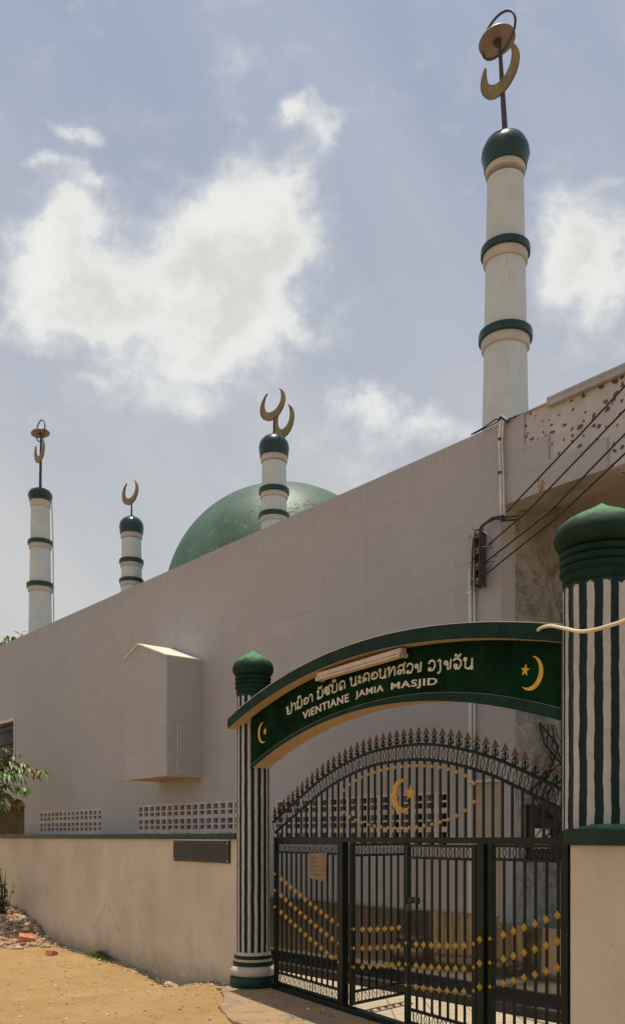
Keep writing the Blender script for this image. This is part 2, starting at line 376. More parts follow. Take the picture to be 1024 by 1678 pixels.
BRONZE = mat('dark bronze', (.020, .016, .012), .5, .35, 12, .3, 50)
PAPER = mat('weathered card', (.25, .17, .105), .8, .2, 8, .1, 40)
LAMPW = mat('enamel lamp shade', (.22, .175, .16), .5, .15, 8, .1, 40)
BARK = mat('bark', (.12, .08, .05), .9, .3, 12, .6, 30)
BRICK = mat('broken brick', (.55, .22, .12), .9, .25, 10, .5, 40)
STONE = mat('stone', (.45, .34, .22), .9, .25, 8, .6, 30)
ORANGE = mat('orange plastic', (.50, .19, .08), .6, .2, 10, .2, 40)
PINKT = mat('aged lamp batten', (.55, .43, .37), .45, .12, 5, .05, 40)

# ---------------------------------------------------------------- mesh helpers
class MB:
    def __init__(s): s.v = []; s.f = []; s.mi = []; s.sm = []; s.mats = []
    def _m(s, m):
        if m is None: return 0
        if m not in s.mats: s.mats.append(m)
        return s.mats.index(m)
    def add(s, vs, fs, m=None, smooth=False, M=None):
        o = len(s.v); i = s._m(m)
        s.v += [tuple(M @ Vector(v)) if M else tuple(v) for v in vs]
        for f in fs: s.f.append([o+k for k in f]); s.mi.append(i); s.sm.append(smooth)
        return s
    def box(s, x0, x1, y0, y1, z0, z1, m=None, M=None):
        vs = [(x, y, z) for z in (z0, z1) for y in (y0, y1) for x in (x0, x1)]
        fs = [(0,2,3,1), (4,5,7,6), (0,1,5,4), (2,6,7,3), (0,4,6,2), (1,3,7,5)]
        return s.add(vs, fs, m, False, M)
    def prism(s, pts, y0, y1, m=None, M=None, axis='y'):
        """polygon in x-z, thickness y"""
        n = len(pts)
        if axis == 'y': vs = [(p[0], y0, p[1]) for p in pts]+[(p[0], y1, p[1]) for p in pts]
        else: vs = [(p[0], p[1], y0) for p in pts]+[(p[0], p[1], y1) for p in pts]
        fs = [tuple(range(n)), tuple(range(2*n-1, n-1, -1))]+[(i, i+n, (i+1) % n+n, (i+1) % n) for i in range(n)]
        return s.add(vs, fs, m, False, M)
    def tube(s, pts, r, n=8, m=None, closed=False, M=None, cap=True, smooth=True):
        pts = [Vector(p) for p in pts]; N = len(pts)
        rs = r if isinstance(r, (list, tuple)) else [r]*N
        vs = []; ref = None
        for i, p in enumerate(pts):
            a = pts[(i-1) % N] if (closed or i > 0) else p; b = pts[(i+1) % N] if (closed or i < N-1) else p
            d = (b-a)
            d = d.normalized() if d.length > 1e-9 else Vector((0, 0, 1))
            if ref is None: ref = d.orthogonal().normalized()
            ref = (ref-d*ref.dot(d))
            ref = ref.normalized() if ref.length > 1e-6 else d.orthogonal().normalized()
            q = d.cross(ref)
            for k in range(n):
                t = 2*pi*(k+.5)/n; vs.append(p+(ref*cos(t)+q*sin(t))*rs[i])
        fs = []
        for i in range(N if closed else N-1):
            j = (i+1) % N
            for k in range(n): fs.append((i*n+k, i*n+(k+1) % n, j*n+(k+1) % n, j*n+k))
        if cap and not closed: fs += [tuple(range(n-1, -1, -1)), tuple((N-1)*n+k for k in range(n))]
        return s.add(vs, fs, m, smooth, M)
    def lathe(s, prof, n=48, m=None, M=None, smooth=True, rf=None):
        vs = []; fs = []
        for r, z in prof:
            for k in range(n):
                t = 2*pi*k/n; rr = r if rf is None else rf(r, t, z)
                vs.append((rr*cos(t), rr*sin(t), z))
        L = len(prof)
        for i in range(L-1):
            for k in range(n): fs.append((i*n+k, i*n+(k+1) % n, (i+1)*n+(k+1) % n, (i+1)*n+k))
        fs += [tuple(range(n-1, -1, -1)), tuple((L-1)*n+k for k in range(n))]
        return s.add(vs, fs, m, smooth, M)
    def build(s, name, m=None, parent=None, loc=None, sharp=35, bevel=0, rotz=None):
        me = bpy.data.meshes.new(name); me.from_pydata(s.v, [], s.f); me.update()
        ms = list(s.mats)
        if m is not None and not ms: ms = [m]
        for x in ms: me.materials.append(x)
        me.polygons.foreach_set('material_index', s.mi); me.polygons.foreach_set('use_smooth', s.sm)
        if any(s.sm): me.set_sharp_from_angle(angle=radians(sharp))
        o = bpy.data.objects.new(name, me); COL.objects.link(o)
        if parent is not None: o.parent = parent
        if loc is not None: o.location = loc
        if rotz is not None: o.rotation_euler = (0, 0, rotz)
        if bevel:
            b = o.modifiers.new('bevel', 'BEVEL'); b.width = bevel; b.segments = 2; b.limit_method = 'ANGLE'; b.angle_limit = radians(40)
        return o

def root(name, loc=(0, 0, 0), rotz=0.):
    o = bpy.data.objects.new(name, None); COL.objects.link(o); o.location = loc; o.rotation_euler = (0, 0, rotz); return o
def tag(o, label=None, cat=None, group=None, kind=None):
    if label: o['label'] = label
    if cat: o['category'] = cat
    if group: o['group'] = group
    if kind: o['kind'] = kind
    return o
def share(src, name, parent=None, loc=None, rot=None):
    c = src.copy(); c.name = name; COL.objects.link(c); c.parent = parent
    if loc is not None: c.location = loc
    if rot is not None: c.rotation_euler = rot
    return c
def frame(origin, rotz): return Matrix.Translation(Vector((*origin[:2], 0))) @ Matrix.Rotation(rotz, 4, 'Z')

# the three straight lines of the place
GO, GA = (-.43, 10.27), atan2(-.8685, .4956)      # gate: local x along it towards the right, y inwards
MO, MA = (1.988, 9.41), atan2(-.768, .6405)       # mosque wall: origin at its corner with the porch
LO, LA = (-.93, 10.60), atan2(-.83, .557)         # low wall, runs to local -x
GF, MF, LF = frame(GO, GA), frame(MO, MA), frame(LO, LA)

# ================================================================ SETTING
def smooth(a, b, x):
    t = max(0., min(1., (x-a)/(b-a))); return t*t*(3-2*t)
from mathutils import noise as mn
GI, LI = GF.inverted(), LF.inverted()
def ground_h(x, y):
    h = -.20
    g = GI @ Vector((x, y, 0))
    ds = max(0, -.6-g.x, g.x-9); dy = max(0, -1.0-g.y)
    d = sqrt(ds*ds+dy*dy)
    h = -.035+(h+.035)*smooth(0, 1.6, d) if g.y < .6 else -.06
    l = LI @ Vector((x, y, 0))
    if l.y < .3:
        h += -.07*math.exp(-((l.x+1.6)/.7)**2)*smooth(-1.5, 0, l.y)
        pile = math.exp(-((l.x+9.8)/2.3)**4)*math.exp(-(min(0, l.y)/1.15)**2)
        h += pile*(.42+.16*mn.noise(Vector((x*1.4, y*1.4, 0)))+.10*mn.noise(Vector((x*5, y*5, 3)))+.05*mn.noise(Vector((x*12, y*12, 3))))
        h += .03*math.exp(-(l.y/.25)**2)*(mn.noise(Vector((l.x*2, 0, 0)))+.6)
    h += .022*mn.noise(Vector((x*.9, y*.9, 0)))+.012*mn.noise(Vector((x*3.1, y*3.1, 1)))+.007*mn.noise(Vector((x*7.3, y*7.3, 2)))
    return h
def build_ground():
    xs = [-400, -120, -50, -25]+[-14+.08*i for i in range(int(20/.08)+1)]+[9, 14, 25, 50, 120, 400]
    ys = [-300, -80, -30, -10, 0, 4]+[7+.08*i for i in range(int(16/.08)+1)]+[26, 32, 45, 80, 160, 600]
    vs = [(x, y, ground_h(x, y)) for y in ys for x in xs]; n = len(xs)
    fs = [(j*n+i, j*n+i+1, (j+1)*n+i+1, (j+1)*n+i) for j in range(len(ys)-1) for i in range(n-1)]
    o = MB().add(vs, fs, None, True).build('ground', DIRT, sharp=180); tag(o, kind='structure')
build_ground()
# concrete apron in front of the gate (irregular broken front edge)
def build_apron():
    front = []
    x = -.42
    while x < 9:
        y = -.58-.55*smooth(-.4, 1.2, x)+.10*mn.noise(Vector((x*1.7, 0, 5)))+.035*mn.noise(Vector((x*9, 0, 5)))
        front.append((x, y)); x += .07
    pts = [(-.30, .16)]+[(-.44, -.3)]+front+[(9, .16)]
    tag(MB().prism(pts, -.25, 0., axis='z').build('pavement', CONCRETE, loc=(*GO, 0), rotz=GA, bevel=.012), kind='structure')
build_apron()
c = MB().box(-16, 9, -2.6, -.005, -.3, -.004)
pts = [(-.1, .165), (9., .165)]
# courtyard between gate and mosque: polygon in world space
def wpt(F, x, y): v = F @ Vector((x, y, 0)); return (v.x, v.y)
cp = [wpt(GF, 0, .17), wpt(GF, 9, .17), wpt(MF, 6, 8), wpt(MF, 0, 8), wpt(MF, -14, .05), wpt(LF, -11.2, .05), wpt(LF, -.1, .05)]
tag(MB().prism(cp, -.3, -.006, axis='z').build('courtyard_ground', COURT), kind='structure')

# ================================================================ MOSQUE
mosque = tag(root('mosque_building', (*MO, 0), MA), 'long mosque building clad in grey stone with shaded side wall and green dome', 'mosque')
H = 6.13; XL = -17.; XR = 3.6
def clad_piece(mb, x0, x1, z0, z1, y0=0., y1=.3): mb.box(x0, x1, y0, y1, z0, z1)
wall = MB()
SC = []   # vent screens  (x0, x1, z0, z1)
def mx(px):   # px -> local x on the mosque face
    k = (px-512)/1458; D = 9.836/(.834+k); return -(D-9.41)/.768
scr = [(mx(65), mx(167), 1.62, 2.27), (mx(226), mx(408), 1.62, 2.29), (mx(452), mx(735), 1.62, 2.26)]
winx = (-15.6, mx(25)); winz = (3.3, 4.39)
recx = (XL, mx(40)); recz = (0., 2.44)
# wall made of butted blocks around the openings
cuts = sorted(set([XL, recx[1], winx[0], winx[1], 0.]+[a for s_ in scr for a in s_[:2]]))
for a, b in zip(cuts[:-1], cuts[1:]):
    mid = (a+b)/2; holes = []
    if recx[0] < mid < recx[1]: holes.append(recz)
    if winx[0] < mid < winx[1]: holes.append(winz)
    for s_ in scr:
        if s_[0] < mid < s_[1]: holes.append((s_[2], s_[3]))
    z = 0.
    for h0, h1 in sorted(holes):
        if h0 > z: wall.box(a, b, 0, .25, z, h0)
        z = h1
    wall.box(a, b, 0, .25, z, H)
# fascia over the porch, with the courses that lost their cladding
wall.box(0, .30, 0, .25, 5.25, H)
wall.box(.30, .60, 0, .25, 5.25, 5.80)
wall.box(.60, 1.26, 0, .25, 5.25, 5.55)
wall.build('wall', CLAD, mosque)
b = MB(); b.box(.30, .60, .022, .25, 5.80, H-.005); b.box(.60, 1.26, .022, .25, 5.55, H-.005); b.box(1.26, XR, .022, .25, 5.25, H-.005)
b.build('bare_fascia', BACKING, mosque)
b = MB(); b.box(.60, XR+.05, -.035, .30, H, H+.035); b.box(.60, XR+.05, -.035, .019, H-.055, H-.0005); b.build('coping', CLAD, mosque, bevel=.006)
b = MB(); b.box(.30, .603, -.004, .26, H-.006, H+.004); b.build('coping', CREAM, mosque)
# mid beam and ceiling
b = MB(); b.box(.06, XR, .252, .50, 5.27, 5.6); b.build('porch_beam', CEIL, mosque)
b = MB(); b.box(.02, XR, .50, 7.5, 5.47, 5.6); b.build('porch_ceiling', CEIL, mosque)
b = MB(); b.box(-.2, .0, .25, 7.5, .0, 5.9); b.box(-.02, XR, 5.2, 5.4, .84, 5.47); b.build('marble_wall', MARBLE, mosque)
b = MB(); b.box(-16.9, -.2, .9, 7.4, 5.5, 5.72); b.box(-.2, XR, .25, 7.4, 5.75, 5.9); b.build('roof', ROOFM, mosque)
b = MB(); b.box(XL, -.2, 7.2, 7.4, 0, H); b.box(XL, XL+.2, .25, 7.2, 2.6, H); b.box(-12.2, -12., .25, 7.2, 0, 5.5); b.box(XR-.12, XR, .25, 7.4, 5.6, H); b.build('wall', CLAD, mosque)
b = MB(); b.box(-16.9, -.2, .25, .9, 5.5, 5.72); b.build('gutter', ROOFM, mosque)
# side passage under the far end: back wall and a dark doorway
b = MB(); b.box(-26, recx[1]-.05, 2.2, 2.3, 0, 2.6); b.box(-26, recx[1], .25, 2.2, 2.46, 2.6); b.box(-26, -25.9, -.5, 2.2, 0, 2.46); b.build('passage_wall', mat('dark passage plaster', (.13, .12, .10), .9, .25, 2), mosque)
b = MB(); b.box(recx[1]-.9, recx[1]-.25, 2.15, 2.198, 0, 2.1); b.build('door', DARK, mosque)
# polished plinth: runs under the wall and on as the porch platform
b = MB(); b.box(-11.8, 0.0, -.03, -.001, 0, .90); b.build('plinth', GRANITE, mosque, bevel=.004)
b = MB(); b.box(-11.8, XR, -.42, -.031, 0, .10); b.build('added_dark_step', mat('added step dark', (.045, .038, .032), .6, .3, 6, .2, 30, spec=.2), mosque, bevel=.008)  # added step: hides lit paving and darkens the plinth's reflection
b = MB(); b.box(0.0, XR, -.03, 5.2, 0, .835); b.build('porch_platform', GRANITE, mosque, bevel=.004)
b = MB(); b.box(XR-.45, XR, .0, .45, .835, 5.25); b.build('porch_pillar', MARBLE, mosque)
# thin cream panel by the corner
b = MB(); b.box(-.36, -.004, -.045, -.001, .905, 2.33); b.build('corner_panel', PANELC, mosque, bevel=.004)
b = MB(); b.box(-.42, .02, -.07, -.001, 2.332, 2.365); b.build('ledge', PALE, mosque)
# vent screens, real openings
def screen(x0, x1, z0, z1):
    W_ = x1-x0; n = max(1, round(W_/.19)); p = W_/n; mb = MB()
    rows = 3; rp = (z1-z0)/rows
    for i in range(n+1):
        xc = x0+i*p; mb.box(max(x0, xc-.028), min(x1, xc+.028), -.002, .09, z0, z1)
    for i in range(n):
        a, b_ = x0+i*p+.028, x0+(i+1)*p-.028
        if i == 0: a = x0+.028
        for j in range(rows):
            zz = z0+j*rp
            mb.box(a, b_, .0, .088, zz, zz+.030); mb.box(a, b_, .004, .086, zz+.092, zz+.116); mb.box(a, b_, .0, .088, zz+rp-.030, zz+rp)
    return mb
SCREENM = mat('breeze block', (.52, .46, .43), .8, .15, 6, .3, 40)
for s_ in scr:
    o = screen(*s_).build('vent_screen', SCREENM, mosque)
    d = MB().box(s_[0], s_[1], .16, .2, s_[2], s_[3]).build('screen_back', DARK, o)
# barred window
w = MB(); w.box(winx[0], winx[1], -.02, .24, winz[1]-.06, winz[1]); w.box(winx[1]-.05, winx[1], -.02, .24, winz[0], winz[1]-.06)
w.box(winx[0], winx[0]+.05, -.02, .24, winz[0], winz[1]-.06); w.box(winx[0], winx[1], -.05, .24, winz[0]-.002, winz[0]+.04)
wo = w.build('window', PALE, mosque)
gl = mat('dark window glass', (.02, .018, .018), .08, .1, 3, 0)
MB().box(winx[0]+.05, winx[1]-.05, .17, .18, winz[0]+.04, winz[1]-.06).build('pane', gl, wo)
g = MB(); x = winx[0]+.1
while x < winx[1]-.06: g.tube([(x, .03, winz[0]+.03), (x, .03, winz[1]-.05)], .009, 6); x += .11
for z in (3.6, 3.9, 4.2): g.box(winx[0]+.05, winx[1]-.05, .022, .038, z, z+.02)
g.build('window_grille', DARKM, wo)
# bay box on the wall
bx0, bx1 = mx(331)-1.33, mx(331)
zr, zp, zl, zb, bd = 4.49, 4.80, 4.62, 2.70, .63
bxp = bx0+.46
b = MB(); b.prism([(bx0, zb), (bx1, zb), (bx1, zr), (bxp, zp), (bx0, zl)], -bd, -.001)
bay = b.build('niche_bay', CLAD, mosque)
def slab(p0, p1, y0, y1, th, mb):
    d = Vector((p1[0]-p0[0], 0, p1[1]-p0[1])).normalized(); n = Vector((-d.z, 0, d.x))
    q = [Vector((p0[0], 0, p0[1]))+n*.003, Vector((p1[0], 0, p1[1]))+n*.003]
    q = [q[0], q[1], q[1]+n*th, q[0]+n*th]
    mb.prism([(v.x, v.z) for v in q], y0, y1)
BAYROOF = mat('whitewashed slab', (.70, .64, .52), .7, .08, 5, .1, 30)
b = MB(); slab((bxp, zp), (bx1, zr), -bd-.02, -.002, .02, b); slab((bx0, zl), (bxp-.01, zp-.002), -bd-.02, -.002, .02, b); b.build('bay_roof', BAYROOF, bay)
b = MB(); b.box(bx0-.01, bx1+.01, -bd-.012, -.003, zb-.03, zb-.001); b.build('bay_floor', SOFFIT, bay)
b = MB(); b.box(bx1+.001, bx1+.012, -bd+.18, -bd+.19, zb+.02, zb+.75); b.box(bx1+.001, bx1+.012, -bd+.24, -bd+.245, zb+.02, zb+.75); b.build('groove', PALE, bay)

# dome on the roof
DX, DY = -.547, 17.0
dloc = MF.inverted() @ Vector((DX, DY, 0))
R_ = 2.26
prof = [(R_+.10, -.9), (R_+.12, -.42), (R_+.02, -.36), (R_*.992, -.28)]+[(R_*cos(t), R_*sin(t)) for t in [radians(a) for a in range(-4, 87, 3)]]
prof += [(.13, R_+.0), (.075, R_+.05), (.045, R_+.13), (.02, R_+.3)]
dm = MB().lathe(prof, 96).build('dome', DOME, mosque, loc=(dloc.x, dloc.y, 6.12), sharp=60)

def crescent_pts(R, ri, up, n=40):
    """closed crescent opening upward: outer circle radius R, inner circle radius ri, shifted up"""
    # intersection
    d = up; a = (R*R-ri*ri+d*d)/(2*d)
    if abs(a) > R: a = R*.98
    th = math.acos(max(-1, min(1, a/R)))             # angle from +z of horn tips on outer circle
    outer = [(R*sin(t), R*cos(t)) for t in [th+(2*pi-2*th)*i/n for i in range(n+1)]]
    phi = math.acos(max(-1, min(1, (a-d)/ri)))
    inner = [(ri*sin(t), d+ri*cos(t)) for t in [phi+(2*pi-2*phi)*i/n for i in range(n+1)]]
    return outer+inner[::-1][1:-1]
def crescent_mesh(R, th=.014, ri=.62, up=.42):
    pts = crescent_pts(R, R*ri, R*up); n = len(pts)//2+1
    outer, inner = pts[:len(pts)//2+1], pts[len(pts)//2+1:]
    # quads between outer and inner
    N = 40; d = R*up; r2 = R*ri; a = (R*R-r2*r2+d*d)/(2*d); a = min(a, R*.985)
    t0 = math.acos(a/R); p0 = math.acos(max(-1, min(1, (a-d)/r2)))
    vs = []; fs = []
    for i in range(N+1):
        t = t0+(2*pi-2*t0)*i/N; p = p0+(2*pi-2*p0)*i/N
        o = (R*sin(t), R*cos(t)); q = (r2*sin(p), d+r2*cos(p))
        vs += [(o[0], -th, o[1]), (q[0], -th, q[1]), (q[0], th, q[1]), (o[0], th, o[1])]
    for i in range(N):
        A = i*4; B = A+4
        for k in range(4): fs.append((A+k, A+(k+1) % 4, B+(k+1) % 4, B+k))
    fs += [(0, 3, 2, 1), (N*4, N*4+1, N*4+2, N*4+3)]
    return MB().add(vs, fs)
def moon_mesh(R, th=.014, tip=142, fat=.54, pw=.62):
    vs = []; fs = []; N = 44
    for i in range(N+1):
        a = radians(-tip+2*tip*i/N); w_ = max(.012, fat*R*max(0, cos(a/radians(tip)*pi/2))**pw)
        for rr, yy in ((R, -th), (R-w_, -th), (R-w_, th), (R, th)): vs.append((rr*sin(a), yy, -rr*cos(a)))
    for i in range(N):
        A = i*4; B = A+4
        for k in range(4): fs.append((A+k, A+(k+1) % 4, B+(k+1) % 4, B+k))
    fs += [(0, 3, 2, 1), (N*4, N*4+1, N*4+2, N*4+3)]
    return MB().add(vs, fs)
CR = moon_mesh(.28, tip=150).build('crescent', BRASS, dm, loc=(0, 0, 3.58), rotz=0)
MB().tube([(0, 0, R_+.2), (0, 0, 3.34)], .022, 8).build('finial_pole', DARKM, dm)
CR.scale = (1.1, 1.1, 1.1)

# minarets ----------------------------------------------------------------
def ring_prof(r, rb, z0, z1, zg):   # cream lower lip then green band
    return [(r*.96, z0-.001), (rb*.97, z0), (rb, z0+.02), (rb, z0+(z1-z0)*.5)]
def minaret(name, px, D, tall, label):
    k = (px-512)/1458
    M_ = tag(root(name, (k*D, D, 0), MA), label, 'minaret', 'white minarets with green bands along the mosque roof')
    if tall:
        zb, zc = 5.7, 9.57; r0, r1 = .288, .215
        rings = [(7.54, 7.65, 7.76, .062), (8.56, 8.67, 8.77, .055)]
        cap = (9.625, 9.70, .022); bulb = [(.235, 9.70), (.262, 9.755), (.286, 9.84), (.274, 9.92), (.235, 10.0), (.165, 10.055), (.09, 10.085), (.045, 10.10)]
        if D > 15: bulb = [(r, 9.70+(z-9.70)*.75) for r, z in bulb]; cap = (9.55, 9.70, .022)
        top = bulb[-1][1]; pole_top = 11.26; cz = 10.92; R = .285
    else:
        zb, zc = 5.7, 7.66; r0, r1 = .225, .190
        rings = [(6.71, 6.79, 6.87, .035), (7.09, 7.17, 7.26, .04)]
        cap = (7.665, 7.76, .022); bulb = [(.205, 7.76), (.235, 7.82), (.242, 7.89), (.225, 7.97), (.17, 8.04), (.10, 8.08), (.04, 8.115), (.015, 8.14)]
        top = 8.11; pole_top = 8.42; cz = 8.59; R = .285
    rr = lambda z: r0+(r1-r0)*(z-zb)/(zc-zb)
    # shaft in courses
    pr = [(rr(zb), zb)]+[(rr(zb+(zc-zb)*i/8), zb+(zc-zb)*i/8) for i in range(1, 9)]
    MB().lathe(pr, 64).build('shaft', WHITE, M_)
    for z0, zm, z1, ov in rings:
        r = rr(z0); mb = MB()
        mb.lathe([(r-.02, z0-.0), (r+ov*.35, z0+.006), (r+ov*.5, z0+.02), (r+ov*.5, zm)], 64, m=LIPC)
        mb.lathe([(r+ov*.7, zm), (r+ov, zm+.004), (r+ov+.004, (zm+z1)/2), (r+ov, z1-.012), (r+ov-.02, z1), (r-.02, z1+.012)], 64, m=RINGGREEN)
        mb.build('collar', None, M_)
    mb = MB(); mb.lathe([(r1-.02, cap[0]), (r1+cap[2]*.7, cap[0]+.008), (r1+cap[2], cap[0]+.03), (r1+cap[2], cap[1])], 64, m=LIPC)
    mb.build('capital', None, M_)
    mb = MB(); mb.lathe([(r1-.02, cap[1]-.001), (r1+cap[2]+.012, cap[1]), (r1+cap[2]+.014, cap[1]+.03)]+[(r, z+.02) for r, z in bulb[1:]]+[(.012, top+.05)], 64)
    mb.build('onion_dome', RINGGREEN, M_, sharp=50)
    lean = .16 if (tall and D < 15) else .03 if tall else 0.
    P = lambda z:  Vector((-lean*.6*(z-top)/1.1, .02*(z-top) if tall else 0, z))
    MB().tube([P(top), P(top+(pole_top-top)*.5), P(pole_top+(.12 if tall else 0))], [.034 if tall else .018, .03 if tall else .016, .020 if tall else .014], 10).build('finial_pole', DARKM, M_)
    p = P(cz); c_ = moon_mesh(R, tip=138 if tall else 150, fat=.56 if tall else .52, pw=.6 if tall else .9).build('crescent', BRASS, M_, loc=(p.x, p.y-.03, cz))
    c_.rotation_euler = (0, radians(-8 if tall else 6), 0)
    if not tall: c_.scale = (1.12, 1, .84)
    if tall:
        # lamp: an enamel dish facing down with a round guard hoop
        p = P(pole_top); mb = MB()
        dish = [(.215, -.05), (.222, -.045), (.205, -.02), (.15, .0), (.08, .012), (.04, .03), (.03, .05), (.001, .055)]
        mb.lathe(dish, 40, m=LAMPW)
        o = mb.build('lamp_shade', None, M_, loc=(p.x-.05, p.y, pole_top+.14)); o.rotation_euler = (radians(4), radians(-8), 0)
        MB().lathe([(.03, -.10), (.05, -.07), (.045, -.02)], 20).build('bulb', DARKM, o)
        hoop = [(.25*cos(t), 0, .24*sin(t)) for t in [2*pi*i/40 for i in range(40)]]
        MB().tube(hoop, .015, 8, closed=True).build('guard_hoop', DARKM, M_, loc=(p.x-.02, p.y, pole_top+.15))
    return M_
minaret('minaret', 828, 10.6, True, 'tall banded minaret rising nearest, above the right end of the mosque wall')
m2 = minaret('minaret', 66, 21.09, True, 'tall banded minaret with lamp above its crescent, farthest left over the roofline')
minaret('minaret', 449, 14.08, False, 'short banded minaret standing directly in front of the green dome')
minaret('minaret', 215.5, 17.67, False, 'short banded minaret standing alone left of the green dome')
# cable hanging down the far minaret
k = m2.matrix_world
o = MB().tube([(.10, .14, 9.72), (.19, .20, 9.70), (.20, .21, 9.4), (.215, .225, 8.6), (.22, .23, 7.6), (.23, .24, 6.2)], .016, 6).build('down_cable', PALE, m2)

# ================================================================ GATE POSTS
WHITEP = (.50, .465, .44); GRP = (.0045, .017, .0135)
def onion(r, z0):
    pr = [(r*1.0, z0), (r*1.03, z0+.008), (r*1.03, z0+.06)]
    z = z0+.06
    for i in range(3):
        pr += [(r*1.02, z), (r*1.09, z+.007), (r*1.115, z+.025), (r*1.09, z+.043), (r*1.02, z+.05)]; z += .053
    dome = [(1.03, .0), (1.17, .022), (1.25, .055), (1.27, .085), (1.24, .12), (1.13, .16), (.95, .195), (.70, .228), (.42, .258), (.18, .285), (.07, .303), (.01, .312)]
    return pr, [(r*a, h) for a, h in dome], z
def pillar(name, local, r, zbase, ztop, label, N, base):
    wv = GF @ Vector((*local, 0))
    P_ = tag(root(name, (wv.x, wv.y, 0), GA+.15), label, 'pillar', 'striped gate pillars with onion caps')
    s = r/.192
    zc = ztop-(.312+.06+.053*3)
    sm = stripe_mat('striped paint '+str(N), N, WHITEP, GRP, zc-.03)
    zb = zbase+(.40 if base else 0)
    fl = lambda rr, t, z: rr*(1+.022*cos(N*t))
    MB().lathe([(r, zb), (r*.995, zb+(zc-zb)*.5), (r*.99, zc)], 240, rf=fl).build('shaft', sm, P_, sharp=60)
    p1, p2, zd = onion(r, zc)
    MB().lathe(p1, 64).build('collar', BANDG, P_, sharp=50)
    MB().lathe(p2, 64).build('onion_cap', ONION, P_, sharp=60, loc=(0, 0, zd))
    if base:
        b_ = zbase; mb = MB()
        GG = GREEN
        mb.lathe([(.27, b_), (.278, b_+.02), (.272, b_+.11), (.255, b_+.125)], 64, m=GG)
        mb.lathe([(.22, b_+.12), (.258, b_+.135), (.272, b_+.175), (.268, b_+.205), (.245, b_+.24), (.2, b_+.25)], 64, m=CREAM)
        mb.lathe([(.2, b_+.245), (.236, b_+.252), (.238, b_+.29), (.21, b_+.298)], 64, m=GG)
        mb.lathe([(.2, b_+.293), (.224, b_+.297), (.222, b_+.325), (.2, b_+.33)], 64, m=CREAM)
        mb.lathe([(.2, b_+.326), (.226, b_+.331), (.226, b_+.36), (.2, b_+.366)], 64, m=GG)
        mb.lathe([(.195, b_+.36), (.21, b_+.368), (.200, b_+.405)], 64, m=CREAM)
        mb.build('base', None, P_, sharp=50)
    return P_
pillar('gate_pillar', (-.31, -.133), .192, 0., 3.95, 'full height green and cream striped pillar at the left end of the gate', 15, True)
pillar('gate_pillar', (5.10, -.285), .235, 1.79, 3.89, 'wide striped pillar standing on the capped wall at the right edge', 15, False)

# ================================================================ LOW WALLS
lw = tag(root('boundary_wall', (*LO, 0), LA), 'long low cream plaster wall running left from the gate', 'wall')
MB().box(-12.2, .12, 0, .2, -.6, 1.72).build('wall_panel', PLASTER, lw)
MB().box(-12.2, .10, -.045, .245, 1.721, 1.79).build('coping', GREEN, lw, bevel=.008)
b = MB(); 
for i in range(60):
    x = -random.uniform(.1, 11); b.box(x-random.uniform(.03, .25), x, random.uniform(-.03, .05), random.uniform(.08, .2), 1.789, 1.789+random.uniform(.003, .012))
b.build('mortar_crust', STONE, lw)
rw = tag(root('boundary_wall', (*GO, 0), GA), 'cream plaster wall with green coping under the striped pillar at right', 'wall')
MB().prism([(5.10, -.56), (9.5, -.56), (9.5, -.02), (4.86, -.02)], -.3, 1.70, axis='z').build('wall_panel', PLASTER, rw, bevel=.006)
MB().prism([(5.09, -.61), (9.5, -.61), (9.5, .03), (4.80, .03)], 1.701, 1.80, axis='z').build('coping', GREEN, rw, bevel=.012)
b = MB()
b.lathe([(.25, 1.799), (.245, 1.81), (.22, 1.828)], 48, M=Matrix.Translation((5.24, -.29, 0)), rf=lambda r, t, z: r*(1+.06*sin(5*t)+.04*sin(11*t)))
b.build('paint_splash', mat('pale green splash', (.05, .14, .075), .7, .4, 9, .3, 30, spec=.2), rw)

# plaque on the low wall
def lx(px):
    k = (px-512)/1458  # on wall face
    t_ = (-.93-k*10.6)/(.557+k*.83); return -t_
pl = tag(root('wall_plaque', (*LO, 0), LA), 'dark bronze plaque fixed under the coping of the low wall', 'plaque')
x0, x1 = lx(287), lx(378)
MB().box(x0, x1, -.03, -.001, 1.43, 1.70).build('plate', BRONZE, pl, bevel=.004)
b = MB(); b.box(x0-.012, x1+.012, -.036, -.0, 1.703, 1.716)
b.build('top_trim', PALE, pl)
for r_ in range(6):
    b = MB(); x = x0+.06
    while x < x1-.06:
        w_ = random.uniform(.015, .05); b.box(x, min(x+w_*.5, x1-.05), -.0318, -.0295, 1.64-r_*.033, 1.651-r_*.033); x += w_*.5+.012
    b.build('text_line', BRONZE, pl)
b = MB()
for xx in (x0+.025, x1-.025):
    for zz in (1.455, 1.675): b = MB(); b.lathe([(.010, 0), (.008, .006), (.001, .008)], 12, M=Matrix.Translation((xx, -.03, zz)) @ Matrix.Rotation(radians(90), 4, 'X')); b.build('screw', PALE, pl)

